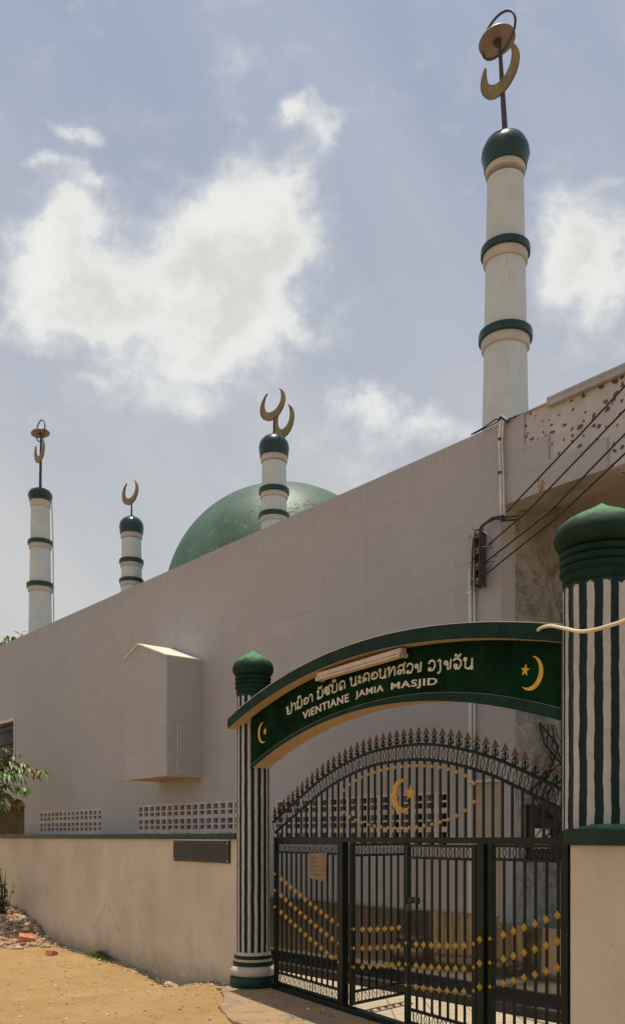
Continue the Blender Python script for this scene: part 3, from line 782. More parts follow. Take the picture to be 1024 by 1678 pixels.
# ================================================================ ARCH SIGN
arch = tag(root('entrance_arch', (*GO, 0), GA), 'green arched sign board spanning the gate pillars, lettered in Lao and English', 'arch sign')
SL0, SL1 = -.39, 4.93
slab_top = lambda s: 3.49-.355*abs((s-2.27)/2.63)**2
board_bot = lambda s: 2.925-.39*((s-2.37)/2.4)**2
def strip(fn_lo, fn_hi, s0, s1, y0, y1, n=60, mats=None):
    """solid curved strip; mats = (front, top, back, bottom, ends)"""
    mb = MB(); vs = []
    for i in range(n+1):
        s = s0+(s1-s0)*i/n; vs += [(s, y0, fn_lo(s)), (s, y0, fn_hi(s)), (s, y1, fn_hi(s)), (s, y1, fn_lo(s))]
    names = mats or [None]*5
    for k in range(4):
        mb.add([], [], names[k])
    o = 0
    mb.v = [tuple(v) for v in vs]
    for i in range(n):
        A = i*4; B = A+4
        for k in range(4):
            mb.f.append([A+k, A+(k+1) % 4, B+(k+1) % 4, B+k][::-1]); mb.mi.append(mb._m(names[k])); mb.sm.append(True)
    mb.f += [[0, 1, 2, 3], [n*4+3, n*4+2, n*4+1, n*4]]; mb.mi += [mb._m(names[4])]*2; mb.sm += [False]*2
    return mb
F0, B0 = -.30, -.065
strip(lambda s: slab_top(s)-.115, slab_top, SL0, SL1, -.425, .10, mats=[BANDG, BANDG, BANDG, SOFFIT, BANDG]).build('arch_canopy', None, arch, sharp=40)
strip(board_bot, lambda s: slab_top(s)-.113, -.02, 4.90, F0, B0, mats=[BOARDG, BANDG, BOARDG, SOFFIT, BOARDG]).build('sign_board', None, arch, sharp=40)
rim = lambda s: board_bot(s)+.022+.055*smooth(1.5, 4.6, s)
strip(lambda s: board_bot(s)-.006, rim, -.025, 4.905, F0-.008, F0+.012, mats=[BANDG]*5).build('lower_rim', None, arch, sharp=40)
strip(rim, lambda s: rim(s)+.004, -.025, 4.905, F0-.010, F0-.0005, mats=[mat('worn green edge', (.10, .13, .10), .6, .3, 9, 0)]*5).build('rim_line', None, arch, sharp=40)
strip(lambda s: slab_top(s)+.0005, lambda s: slab_top(s)+.006, SL0+.3, SL1, -.43, -.36, mats=[PALE]*5).build('edge_highlight', None, arch)  # pale strip stands in for the highlight along the canopy's upper edge
# lettering -------------------------------------------------
lat = lambda s: 3.018-.055*(s-2.35)**2
lao = lambda s: 3.152-.053*(s-2.35)**2
def bend(me_v, s0, base, k):
    out = []
    for x, y, z in me_v:   # x along, y up, z depth
        s = s0+x; dz = (base(s+.01)-base(s-.01))/.02; L = sqrt(1+dz*dz)
        out.append((s-y*dz/L*.6, F0-.001-z, base(s)+y))
    return out
def latin(word, s0, s1, h=.076):
    cu = bpy.data.curves.new('t', 'FONT'); cu.body = word; cu.size = 1; cu.extrude = .0; cu.offset = .018; cu.resolution_u = 3; cu.space_character = 1.12
    ob = bpy.data.objects.new('t', cu); COL.objects.link(ob); bpy.context.view_layer.update()
    me = bpy.data.meshes.new_from_object(ob.evaluated_get(bpy.context.evaluated_depsgraph_get()))
    xs = [v.co.x for v in me.vertices]; ys = [v.co.y for v in me.vertices]
    sx = (s1-s0)/(max(xs)-min(xs)); sy = h/(max(ys)-min(ys)); x0_ = min(xs); y0_ = min(ys)
    top = [((v.co.x-x0_)*sx, (v.co.y-y0_)*sy, .006) for v in me.vertices]
    fs = [tuple(p.vertices) for p in me.polygons]
    edges = {}
    for f in fs:
        for a, b_ in zip(f, f[1:]+f[:1]): edges[(a, b_)] = 1
    n = len(top); vs = top+[(a, b_, -.001) for a, b_, c_ in top]
    sides = [(a, b_, b_+n, a+n) for (a, b_) in edges if (b_, a) not in edges]
    vs = bend(vs, s0, lat, 1); allf = fs+sides
    par = list(range(len(vs)))
    def fd(a):
        while par[a] != a: par[a] = par[par[a]]; a = par[a]
        return a
    for f in allf:
        for a in f[1:]: par[fd(a)] = fd(f[0])
    gr = {}
    for f in allf: gr.setdefault(fd(f[0]), []).append(f)
    for g_ in gr.values():
        ids = sorted({a for f in g_ for a in f}); mp_ = {a: i for i, a in enumerate(ids)}
        o = MB().add([vs[a] for a in ids], [tuple(mp_[a] for a in f) for f in g_]).build('letter', LETTER, arch)
    bpy.data.objects.remove(ob); bpy.data.curves.remove(cu); bpy.data.meshes.remove(me)
    return o
latin('VIENTIANE', 1.205, 2.085); latin('JAMIA', 2.20, 2.66); latin('MASJID', 2.775, 3.42)
def circ(cx, cy, r, a0=0, a1=360, n=10): return [(cx+r*cos(radians(a0+(a1-a0)*i/n)), cy+r*sin(radians(a0+(a1-a0)*i/n))) for i in range(n+1)]
LAO = {
 'yo': (.80, [circ(.16, .86, .11), [(.16, .75), (.26, .58), (.10, .42), (.12, .15), (.30, .0), (.58, .0), (.74, .18), (.74, 1.32)], [(.12, .42), (.40, .40)]]),
 'aa': (.52, [[(.02, .72), (.10, .92), (.26, .98), (.38, .86), (.40, .6), (.40, 0)]]),
 'mo': (.78, [circ(.14, .88, .10), [(.14, .78), (.14, .12)], circ(.16, .12, .11), [(.26, .06), (.55, .02), (.68, .14), (.68, .98)]]),
 'o':  (.74, [circ(.36, .48, .0+.34, 150, -130, 14)+[(.12, .22), (.12, .5), (.34, .55)], ]),
 'so': (.82, [circ(.36, .40, .30, 200, -100, 12), [(.08, .55), (.10, .86), (.36, .98), (.58, .86), (.66, .5), (.66, .0)], circ(.36, .36, .10), [(.55, .90), (.82, 1.15)]]),
 'nyo': (.84, [circ(.14, .88, .10), [(.14, .78), (.22, .52), (.10, .34), (.14, .08), (.42, .0), (.68, .10), (.70, .98)]]),
 'do': (.76, [[(.10, .0), (.08, .60), (.20, .90), (.40, .98), (.60, .88), (.68, .60), (.66, .0)], circ(.28, .14, .11), [(.28, .25), (.38, .48)]]),
 'no': (.80, [circ(.14, .88, .10), [(.16, .78), (.18, .10), (.44, .0), (.58, .12)], [(.66, .98), (.66, .14)], circ(.64, .10, .10)]),
 'a':  (.46, [circ(.18, .78, .10)+[(.14, .60), (.34, .62), (.38, .72)], circ(.18, .28, .10)+[(.14, .10), (.34, .12), (.38, .22)]]),
 'kho': (.78, [[(.10, .0), (.08, .60), (.22, .92), (.42, .98), (.62, .88), (.68, .58), (.66, .0)], circ(.30, .34, .11), [(.20, .34), (.12, .2)]]),
 'ho': (.86, [circ(.14, .88, .10), [(.16, .78), (.18, .02), (.34, .5), (.54, .92), (.66, .96), (.72, .8), (.72, .0)]]),
 'lo': (.76, [[(.10, .70), (.22, .94), (.46, .98), (.62, .80), (.66, .4), (.66, .0)], circ(.24, .28, .18), [(.40, .34), (.60, .5)], [(.55, .92), (.78, 1.15)]]),
 'wo': (.70, [[(.08, .70), (.20, .94), (.42, .98), (.60, .80), (.62, .40), (.48, .06), (.28, .02), (.14, .12)], circ(.20, .14, .10)]),
 'ngo': (.66, [circ(.20, .62, .14), [(.34, .62), (.36, .0), (.56, .08), (.58, .98)]]),
 'ia': (.50, [[(.08, .86), (.22, .98), (.34, .84), (.28, .58), (.34, .3), (.30, -.20), (.10, -.30)]]),
 'cho': (.76, [[(.06, .80), (.20, .98), (.46, .96), (.64, .74), (.66, .4), (.52, .06), (.26, .04), (.14, .2)], circ(.26, .30, .12)]),
}
VOW = {'i': [circ(.36, 1.28, .20, 180, 0, 8)+[(.16, 1.28)]], 'am': [[(.16, 1.18), (.22, 1.38), (.36, 1.20), (.52, 1.20), (.60, 1.42)]]}
seq = ['yo', 'aa', 'mo', '^i', 'o', 'aa', ' ', 'mo', '^am', 'so', 'nyo', '^i', 'do', ' ', 'no', 'a', 'kho', 'o', 'no', 'ho', 'lo', 'wo', 'ngo', ' ', 'wo', 'ia', 'ngo', 'cho', '^am', 'no']
def lao_text(seq, s0, s1, h):
    tot = sum(.42 if c == ' ' else (0 if c[0] == '^' else LAO[c][0]+.06) for c in seq)
    u = (s1-s0)/tot; x = 0.; px = 0.; cnt = 0
    for c in seq:
        if c == ' ': x += .42; continue
        if c[0] == '^': st = VOW[c[1:]]; ox = px
        else: st = LAO[c][1]; ox = x; px = x; x += LAO[c][0]+.06
        mb = MB()
        for line in st:
            P = [Vector(((ox+a)*u, b_*h, 0)) for a, b_ in line]
            w_ = .008; vs = []; fs = []
            for i, p in enumerate(P):
                d = (P[min(i+1, len(P)-1)]-P[max(i-1, 0)]); d = d.normalized() if d.length > 0 else Vector((1, 0, 0)); n_ = Vector((-d.y, d.x, 0))*w_
                zt = .006+(len(mb.v) % 7)*.0003
                vs += [(p.x+n_.x, p.y+n_.y, zt), (p.x-n_.x, p.y-n_.y, zt), (p.x-n_.x, p.y-n_.y, -.001), (p.x+n_.x, p.y+n_.y, -.001)]
            for i in range(len(P)-1):
                A = i*4
                for k_ in range(4): fs.append((A+k_, A+(k_+1) % 4, A+4+(k_+1) % 4, A+4+k_))
            fs += [(0, 1, 2, 3), tuple(len(vs)-4+q for q in (3, 2, 1, 0))]
            mb.add(bend(vs, s0, lao, 1), fs)
        mb.build('vowel_mark' if c[0] == '^' else 'letter', LETTER, arch)
lao_text(seq, .85, 3.88, .082)
# crescent and star emblems painted on the board
def emblem(cx, cz, R, star, rot, sr, flip=1):
    c_ = crescent_mesh(R, .003, .93, .28)
    M_ = Matrix.Translation((cx, F0-.005, cz)) @ Matrix.Rotation(rot, 4, 'Y')
    mb = MB(); mb.add(c_.v, c_.f, None, False, M_)
    pts = [(star[0]+(sr if i % 2 == 0 else sr*.42)*sin(i*pi/5+.2), star[1]+(sr if i % 2 == 0 else sr*.42)*cos(i*pi/5+.2)) for i in range(10)]
    n = 10; mb.add([(p[0], F0-.009, p[1]) for p in pts]+[(star[0], F0-.009, star[1])]+[(p[0], F0-.001, p[1]) for p in pts], [(i, (i+1) % n, n) for i in range(n)]+[(i, i+n+1, (i+1) % n+n+1, (i+1) % n) for i in range(n)])
    mb.build('emblem', YELLOW, arch)
emblem(4.485, 2.895, .120, (4.43, 2.925), radians(-62), .046)
emblem(.29, 2.905, .115, (.345, 2.915), radians(80), .042)

# strip light under the canopy
ln = tag(root('strip_light', (*GO, 0), GA), 'long twin fluorescent batten fixed under the canopy over the lettering', 'strip light')
def sl(s, y, z): return (s, y, z)
A_, B_ = Vector((1.66, -.375, 3.285)), Vector((3.06, -.375, 3.275))
zf = lambda s: slab_top(s)-.115
mb = MB()
d = (B_-A_); L = d.length; Mx = Matrix.Translation(A_) @ Matrix(((d.x/L, 0, -d.z/L, 0), (0, 1, 0, 0), (d.z/L, 0, d.x/L, 0), (0, 0, 0, 1)))
mb.box(0, L, -.03, .03, .012, .055, M=Mx); mb.build('batten', PINKT, ln, bevel=.004)
for y in (-.022, .024): MB().tube([Mx @ Vector((.03, y, -.004)), Mx @ Vector((L-.03, y, -.004))], .014, 12).build('lamp_tube', PINKT, ln)
for x in (0., L-.03): MB().box(x, x+.03, -.045, .045, -.024, .0115, M=Mx).build('end_cap', PINKT, ln)
for x in (.12, L-.12): MB().tube([Mx @ Vector((x, 0, .05)), Mx @ Vector((x, 0, .16))], .006, 6).build('hanger', DARKM, ln)

# ================================================================ IRON GATE
tab = [(0, 2.447), (.38, 2.436), (.67, 2.396), (1.0, 2.325), (1.3, 2.243), (1.6, 2.13), (2.0, 1.968), (2.45, 1.785), (2.6, 1.72)]
def lowr(s):
    x = abs(s-2.42)
    for (a, za), (b_, zb_) in zip(tab[:-1], tab[1:]):
        if x <= b_: 
            t = (x-a)/(b_-a); return za+(zb_-za)*t
    return tab[-1][1]
_pts = [(s/50, lowr(s/50)) for s in range(0, 243)]
def smooth_low(s): return sum(lowr(s+d_) for d_ in (-.12, -.06, 0, .06, .12))/5
def offs(s, d_):
    g_ = (smooth_low(s+.02)-smooth_low(s-.02))/.04; L = sqrt(1+g_*g_); return (s-g_/L*d_, smooth_low(s)+d_/L)
G0, G1 = 0.0, 4.84
top = tag(root('gate_overthrow', (*GO, 0), GA), 'arched wrought iron panel of bars and spear finials above the gate leaves', 'iron arch')
def rail(f, r, n=70, s0=G0, s1=G1):
    return MB().tube([(f(s0+(s1-s0)*i/n)[0], 0, f(s0+(s1-s0)*i/n)[1]) for i in range(n+1)], r, 8)
rail(lambda s: offs(s, 0), .014).build('arch_rail', METAL, top)
rail(lambda s: offs(s, .135), .014).build('arch_rail', METAL, top)
MB().box(G0, G1, -.02, .02, 1.695, 1.745).build('transom', METAL, top, bevel=.003)
# rings between the rails
def ring_at(mb, cx, cz, rx, rz, ang, y=0.):
    pts = []
    for i in range(18):
        t = 2*pi*i/18; a, b_ = rx*cos(t), rz*sin(t); pts.append((cx+a*cos(ang)-b_*sin(ang), y, cz+a*sin(ang)+b_*cos(ang)))
    mb.tube(pts, .0038, 5, closed=True)
mb = MB(); s = .03; i = 0
while s < G1-.03:
    c_ = offs(s, .0675); g_ = math.atan((smooth_low(s+.02)-smooth_low(s-.02))/.04)
    ring_at(mb, c_[0], c_[1], .049, .062, g_, .004 if i % 2 else -.004); s += .062; i += 1
tag(mb.build('ring_band', METAL, top))
BARP = .11
def bar_mesh(z0, z1): return MB().box(-.0085, .0085, -.0085, .0085, z0, z1)
i = 0; s = .06
barpos = []
while s < G1-.02:
    barpos.append(s); s += .1115
for s in barpos:
    bar_mesh(1.74, smooth_low(s)).build('bar', METAL, top, loc=(s, 0, 0))
# spear finial with side scrolls
sp = MB()
sp.tube([(0, 0, -.01), (0, 0, .085)], .007, 6, m=METAL)
sp.lathe([(.006, .034), (.013, .042), (.013, .048), (.006, .055)], 10, m=METAL)
hd = [(-.040, .068), (-.014, .080), (-.012, .070), (.012, .070), (.014, .080), (.040, .068), (.018, .100), (0, .134), (-.018, .100)]
sp.prism(hd, -.0065, .0065, m=RUSTY)
for sg in (-1, 1):
    sp.tube([(sg*(.006+.030*sin(a_*.9)), 0, .002+.060*a_/3.3) for a_ in [3.3*i/8 for i in range(9)]], .0038, 5, m=METAL)
    sp.tube([(sg*(.026+.010*cos(t)), 0, .018+.012*sin(t)) for t in [2*pi*i/8 for i in range(8)]], .003, 5, m=METAL, closed=True)
spo = None; s = .05
while s < G1:
    c_ = offs(s, .15)
    if spo is None: spo = sp.build('spear_finial', None, top, loc=(c_[0], 0, c_[1]))
    else: share(spo, 'spear_finial', top, (c_[0], 0, c_[1]))
    s += .108
# gilt diamonds: one mesh, many parts
dmb = MB()
dmb.add([(-.030, 0, 0), (0, 0, .032), (.030, 0, 0), (0, 0, -.032), (0, -.026, 0), (0, .022, 0)],
        [(0, 4, 1), (1, 4, 2), (2, 4, 3), (3, 4, 0), (1, 5, 0), (2, 5, 1), (3, 5, 2), (0, 5, 3)])
dia = None
def diamond(parent, x, z, y=0., sc=1.):
    global dia
    if dia is None: dia = dmb.build('gilt_diamond', GOLD, parent, loc=(x, y, z)); o = dia
    else: o = share(dia, 'gilt_diamond', parent, (x, y, z))
    o.scale = (sc*1.2, sc*1.1, sc*1.1); return o
for s in barpos:
    q = (s-2.49)/1.07
    if abs(q) < 1:
        hgt = .285*sqrt(1-q*q)
        for zz in (2.105+hgt, 2.115-hgt): diamond(top, s, zz, -.004, .72)
# gold crescent and star in the middle
c_ = crescent_mesh(.155, .006, .80, .36); mb = MB(); mb.add(c_.v, c_.f, None, False, Matrix.Translation((2.53, -.02, 2.12)) @ Matrix.Rotation(radians(80), 4, 'Y'))
mb.build('gilt_crescent', GOLD, top)
n = 10; pts = [((.085 if i % 2 == 0 else .036)*sin(i*pi/5+.1), (.085 if i % 2 == 0 else .036)*cos(i*pi/5+.1)) for i in range(10)]
mb = MB(); mb.add([(2.66+p[0], -.02, 2.14+p[1]) for p in pts]+[(2.66, -.035, 2.14), (2.66, -.008, 2.14)], [(i, (i+1) % n, n) for i in range(n)]+[((i+1) % n, i, n+1) for i in range(n)])
mb.build('gilt_star', GOLD, top)

def row_z(s):   # height of the top row of diamonds along the gate
    x = abs(s-2.42)
    return .80+(.075*(x/1.05)**2 if x < 1.05 else .875+.30*(x-1.05)/1.0-.80+.03*(x-1.05)**2)
def leaf(name, x0, x1, label, ztop, zbot, parentloc=None, rot=None, dia_s=None, group='wrought iron gates of black green bars', diax=None):
    """a framed gate panel. local x from 0 to w"""
    w_ = x1-x0
    loc = GF @ Vector((x0, 0, 0)) if parentloc is None else parentloc
    L_ = tag(root(name, (loc.x, loc.y, 0), GA if rot is None else rot), label, 'gate', group)
    st = .028
    f = MB(); f.box(0, st*2, -.02, .02, zbot, ztop); f.box(w_-st*2, w_, -.02, .02, zbot, ztop)
    f.box(st*2, w_-st*2, -.016, .016, ztop-.022, ztop-.001); f.box(st*2, w_-st*2, -.016, .016, ztop-.132, ztop-.112)
    f.box(st*2, w_-st*2, -.016, .016, zbot, zbot+.026); f.box(st*2, w_-st*2, -.016, .016, zbot+.122, zbot+.145)
    f.build('frame', METAL, L_, bevel=.003)
    for zc_, hz_ in ((ztop-.067, .046), (zbot+.074, .049)):
        rb = MB(); x = st*2+.03; i = 0
        while x < w_-st*2-.02:
            ring_at(rb, x, zc_, .043, hz_, 0, .004 if i % 2 else -.004); x += .058; i += 1
        rb.build('ring_band', METAL, L_)
    n_ = round((w_-st*4)/BARP); first = None
    for i in range(1, n_):
        x = st*2+(w_-st*4)*i/n_
        if first is None: first = bar_mesh(zbot+.14, ztop-.125).build('bar', METAL, L_, loc=(x, 0, 0))
        else: share(first, 'bar', L_, (x, 0, 0))
    for i in range(0, n_+1):
        x = st*2+(w_-st*4)*i/n_
        if i == 0: x -= .03
        if i == n_: x += .025
        for r_ in range(3): diamond(L_, x, row_z(x0+x)-r_*.19-.01, -.008)
    return L_
leaf('wrought_iron_gate', .0, 1.46, 'fixed gate panel beside the left pillar with a card notice tied to it', 1.694, .062)
leaf('wrought_iron_gate', 2.57, 3.56, 'closed wicket leaf with bolt, right of the open one', 1.685, .068)
leaf('wrought_iron_gate', 3.70, 4.84, 'fixed gate panel beside the right hand wall', 1.694, .062)
hl = GF @ Vector((1.63, .0, 0))
open_leaf = leaf('wrought_iron_gate', 1.63, 2.56, 'wicket leaf standing open inwards over the sunlit courtyard', 1.685, .068, rot=atan2(.62, .60))
# posts
def post(name, s, w_, z1, label, y=0, z0=.0):
    p = GF @ Vector((s, y, 0)); o = MB().box(-w_/2, w_/2, -w_/2, w_/2, z0, z1).build(name, METAL, loc=(p.x, p.y, 0), rotz=GA, bevel=.004)
    return tag(o, label, 'gate post')
p1 = post('gate_post', 1.50, .075, 1.694, 'square iron gate post left of the open wicket')
p2 = post('gate_post', 3.635, .085, 1.694, 'square iron gate post with gilt diamonds right of the wicket')
for r_ in range(3): diamond(p2, 0, .93-r_*.19, -.045)
p3 = post('gate_post', 4.825, .065, 3.25, 'tall thin iron post against the right pillar', y=-.30, z0=.0)
# threshold track
tag(MB().box(-.02, 4.84, -.05, .05, 0, .055).build('threshold_rail', METAL, loc=(*GO, 0), rotz=GA, bevel=.005), 'dark iron threshold rail under the gate', 'rail')
# bolt and padlock on the wicket leaf
bolt = tag(root('gate_bolt', (*GO, 0), GA), 'sliding bolt with padlock on the wicket leaf stile', 'bolt')
b = MB(); b.box(2.60, 2.82, -.045, -.022, 1.175, 1.20); b.build('bolt_bar', DARKM, bolt, bevel=.003)
b = MB()
for x in (2.63, 2.72, 2.79): b.box(x, x+.018, -.052, -.021, 1.16, 1.215)
b.build('keeper', METAL, bolt)
b = MB(); b.box(2.655, 2.70, -.06, -.035, 1.09, 1.15); b.tube([(2.663, -.047, 1.15), (2.663, -.047, 1.19), (2.678, -.047, 1.205), (2.692, -.047, 1.19), (2.692, -.047, 1.15)], .005, 6); b.build('padlock', DARKM, bolt)
# card notice
nt = tag(root('card_notice', (*GO, 0), GA), 'faded brown card notice tied to the bars of the left gate panel', 'notice')
b = MB(); q = [(.83, 1.575), (1.21, 1.585), (1.20, 1.30), (1.16, 1.285), (.85, 1.31)]
b.prism(q, -.028, -.024); b.build('card', PAPER, nt)
b = MB()
for r_ in range(5): b.box(.87, .87+random.uniform(.18, .28), -.0295, -.0283, 1.52-.045*r_, 1.532-.045*r_)
b.build('faint_print', mat('faded ink', (.17, .115, .07), .8), nt)

# ================================================================ ELECTRICS
def mp(px, py, y=-.05):
    """point on a plane y in front of the mosque face"""
    k_ = (px-512)/1458
    # world: X = 1.988+.6405 x+.768 y ; D = 9.41-.768 x+.6405 y ; X = k D
    x = (k_*(9.41+.6405*y)-1.988-.768*y)/(.6405+k_*.768)
    D = 9.41-.768*x+.6405*y
    return Vector((x, y, 1.75+(1372-py)/1458*D))
def mroot(n, *a): return tag(root(n, (*MO, 0), MA), *a)
cp_ = mroot('conduit_pipe', 'thin grey conduit pipe climbing the mosque corner to the parapet', 'conduit')
mb = MB(); P1 = [mp(820, 690), mp(818, 720), mp(820, 770), mp(821, 850)]
mb.tube(P1, .018, 8); mb.tube([p+Vector((.035, .0, -.02)) for p in P1[:-1]]+[mp(826, 848)], .010, 6); mb.build('pipe', PALE, cp_)
mb = MB()
for y_ in (720, 775, 848): p = mp(819.5, y_, -.05); MB().tube([p-Vector((0, 0, .012)), p+Vector((0, 0, .012))], .026, 8).build('clamp', DARKM, cp_)
mb.tube([mp(815, 688), mp(822, 683, -.02), mp(832, 690)], .02, 6)
mb.build('pipe_elbow', DARKM, cp_)
rw_ = mroot('roof_wire', 'loose wires draped along the parapet edge left of the conduit', 'wire')
rw_w = MB(); rw_w.tube([mp(772, 712, .02), mp(795, 699, -.02), mp(812, 687, -.03), mp(822, 684, -.03), mp(835, 686, -.02), mp(860, 676, .02)], .008, 5); rw_w.tube([mp(776, 711, .02), mp(800, 699, -.03), mp(818, 690, -.04)], .006, 5)
rw_w.build('wire_strand', BLACKW, rw_)
dp = mroot('downpipe', 'straight white downpipe on the mosque wall below the insulator rack', 'downpipe')
a = mp(770.5, 935, -.035); mb = MB(); mb.tube([a, Vector((a.x, a.y, .92))], .024, 10); mb.tube([a+Vector((.055, 0, 0)), Vector((a.x+.055, a.y, .92))], .012, 8); mb.build('pipe', WHITE, dp)
for z in (2.6, 3.6, 4.4): MB().box(a.x-.035, a.x+.035, -.06, -.002, z, z+.02).build('clip', PALE, dp)
rk = mroot('insulator_rack', 'rusty service bracket with stacked insulators on the mosque corner', 'bracket')
mb = MB(); mb.tube([mp(828, 851, -.06), mp(812, 850, -.08), mp(796, 858, -.10), mp(783, 870, -.11), mp(776, 884, -.11), mp(774, 905, -.11), mp(773, 960, -.10)], .010, 6)
mb.tube([mp(826, 845, -.06), mp(806, 849, -.08), mp(789, 862, -.09), mp(780, 880, -.09)], .012, 6)
mb.tube([mp(822, 853, -.05), mp(850, 851, -.07)], .014, 6); mb.tube([mp(822, 848, -.05), mp(851, 845, -.07)], .012, 6)
mb.build('service_cable', BLACKW, rk)
mb = MB(); q0, q1 = mp(781, 872, -.12), mp(779, 962, -.12); mb.box(q0.x-.02, q0.x-.008, -.14, -.03, q1.z, q0.z); mb.box(q0.x+.045, q0.x+.055, -.14, -.03, q1.z, q0.z); mb.build('rack_frame', DARKM, rk)
for yy in (876, 902, 928, 952):
    p = mp(783, yy, -.12); MB().lathe([(.010, -.045), (.027, -.038), (.027, -.022), (.014, -.010), (.027, .004), (.027, .018), (.016, .028), (.010, .034)], 14).build('insulator', mat('brown glazed porcelain', (.16, .12, .10), .25, .3, 20), rk, loc=p)
    MB().box(-.04, .05, -.012, .012, -.012, .012).build('pin_arm', DARKM, rk, loc=p+Vector((0, .02, .052)))
mb = MB()
for i in range(18):
    y_ = random.uniform(868, 958); p = mp(782+random.uniform(-7, 7), y_, -.13); q = [p]
    for j in range(4): q.append(q[-1]+Vector((random.uniform(-.04, .04), random.uniform(-.02, .01), random.uniform(-.06, .05))))
    mb.tube(q, .003, 4)
for arc in ([(793, 872), (803, 879), (807, 888), (803, 895)], [(790, 896), (806, 898), (814, 905), (812, 913)], [(790, 926), (802, 921), (810, 920)], [(789, 946), (798, 934), (805, 926)], [(788, 900), (800, 902)]):
    mb.tube([mp(a_, b_, -.13) for a_, b_ in arc], .006, 5)
for i in range(5): p = mp(774+4*i, 957, -.12); mb.tube([p, p-Vector((0, 0, random.uniform(.06, .12)))], .004, 4)
mb.build('loose_wires', BLACKW, rk)
# four overhead lines, running to a pole beyond the right of the view
def ray(px, py, d): return Vector(((px-512)/1458*d, d, 1.75+(1372-py)/1458*d))
wl = [((830, 839), (951, 711), (1024, 632), 'overhead black cable, topmost of the four crossing the porch'),
      ((800, 893), (864, 838), (1024, 671), 'overhead black cable, second from the top of the four'),
      ((793, 923), (898, 841), (1024, 711), 'overhead black cable, third from the top of the four'),
      ((790, 946), (920, 841), (1024, 743), 'overhead black cable, lowest of the four over the striped pillar')]
for i, (a_, m_, c_, lab) in enumerate(wl):
    A_ = MF @ mp(a_[0], a_[1], -.13)
    Mi = ray(m_[0], m_[1], A_.y-1.0*(m_[0]-a_[0])/120); C_ = ray(c_[0], c_[1], A_.y-1.9)
    sl_ = (c_[1]-m_[1])/(c_[0]-m_[0]); E_ = ray(1400, c_[1]+sl_*376, A_.y-3.6)
    pts = []
    for j in range(25):
        t = j/24
        # quadratic-ish interpolation through three control points
        pts.append(A_.lerp(E_, t))
    # use straight chord with slight sag, matched at the middle points
    P = [A_, Mi, C_, E_]; out = []
    for j in range(len(P)-1):
        for q in range(8): out.append(P[j].lerp(P[j+1], q/8))
    out.append(E_)
    o = MB().tube(out, .0085, 6).build('overhead_cable', BLACKW); tag(o, lab, 'cable', 'overhead cables to the mosque corner')
# orange scrap on the cable
p = ray(888, 793, 9.0)
mb = MB(); rnd = random.Random(3)
for i in range(7):
    c_ = Vector((rnd.uniform(-.035, .03), rnd.uniform(-.02, .02), rnd.uniform(-.02, .03))); s_ = .025
    v = [c_+Vector((rnd.uniform(-1, 1), rnd.uniform(-1, 1), rnd.uniform(-1, 1)))*s_*1.3 for _ in range(4)]
    mb.add(v, [(0, 1, 2), (0, 2, 3), (0, 3, 1), (1, 3, 2)])
sc_ = tag(root('orange_scrap', p), 'torn orange plastic scrap snagged between the overhead cables', 'scrap')
mb.build('scrap_body', ORANGE, sc_)
mb = MB(); mb.tube([(.03, 0, .05), (.02, 0, .0), (.0, 0, -.05), (-.03, 0, -.08)], .005, 5); mb.build('string', BLACKW, sc_)
# cream cable across the right pillar
hp = [(876, 1040, 6.15), (884, 1031, 5.95), (893, 1027, 5.75), (905, 1026, 5.62), (925, 1030, 5.45), (950, 1035, 5.30), (975, 1032, 5.22), (1000, 1025, 5.15), (1024, 1017, 5.08), (1080, 995, 4.95), (1180, 950, 4.8)]
def catmull(P, n=8):
    out = []
    for i in range(len(P)-1):
        p0, p1, p2, p3 = P[max(i-1, 0)], P[i], P[i+1], P[min(i+2, len(P)-1)]
        for k_ in range(n):
            t = k_/n; out.append(.5*((2*p1)+(p2-p0)*t+(2*p0-5*p1+4*p2-p3)*t*t+(3*p1-p0-3*p2+p3)*t**3))
    return out+[P[-1]]
o = MB().tube(catmull([ray(*q) for q in hp]), .0115, 10).build('thick_cable', HOSE); tag(o, 'thick cream cable slung across the right striped pillar', 'cable')
# porch: cable bundle, meter box
jb = mroot('junction_box', 'small pale meter box on the marble porch wall seen through the gate', 'meter box')
def marb(px, py):
    """point on the marble return wall (local x = 0)"""
    k_ = (px-512)/1458; y = (k_*9.41-1.988)/(.768-k_*.6405); D = 9.41+.6405*y; return Vector((.0, y, 1.75+(1372-py)/1458*D))
a, b_ = marb(868, 1362), marb(877, 1378)
mb = MB(); mb.box(.002, .08, a.y, a.y+.26, 1.62, 1.84); mb.build('box_body', BAYROOF, jb, bevel=.005)
mb = MB(); mb.box(.0802, .084, a.y+.02, a.y+.24, 1.64, 1.82); mb.build('box_door', PALE, jb)
cb = mroot('cable_bundle', 'tangle of dark cables hanging down the marble porch wall', 'cable bundle')
mb = MB(); rnd = random.Random(5)
p = marb(884, 1290)
for i in range(8):
    q = [Vector((rnd.uniform(.01, .12), p.y+rnd.uniform(-.15, .25), 3.0))]
    for j in range(7): q.append(Vector((rnd.uniform(.01, .14), p.y+rnd.uniform(-.22, .30), 2.75-.17*j)))
    mb.tube(q, rnd.uniform(.005, .012), 5)
mb.build('cable_strands', BLACKW, cb)
MB().box(.002, .05, p.y-.25, p.y+.35, 1.5, 2.1).build('back_board', BRONZE, cb)

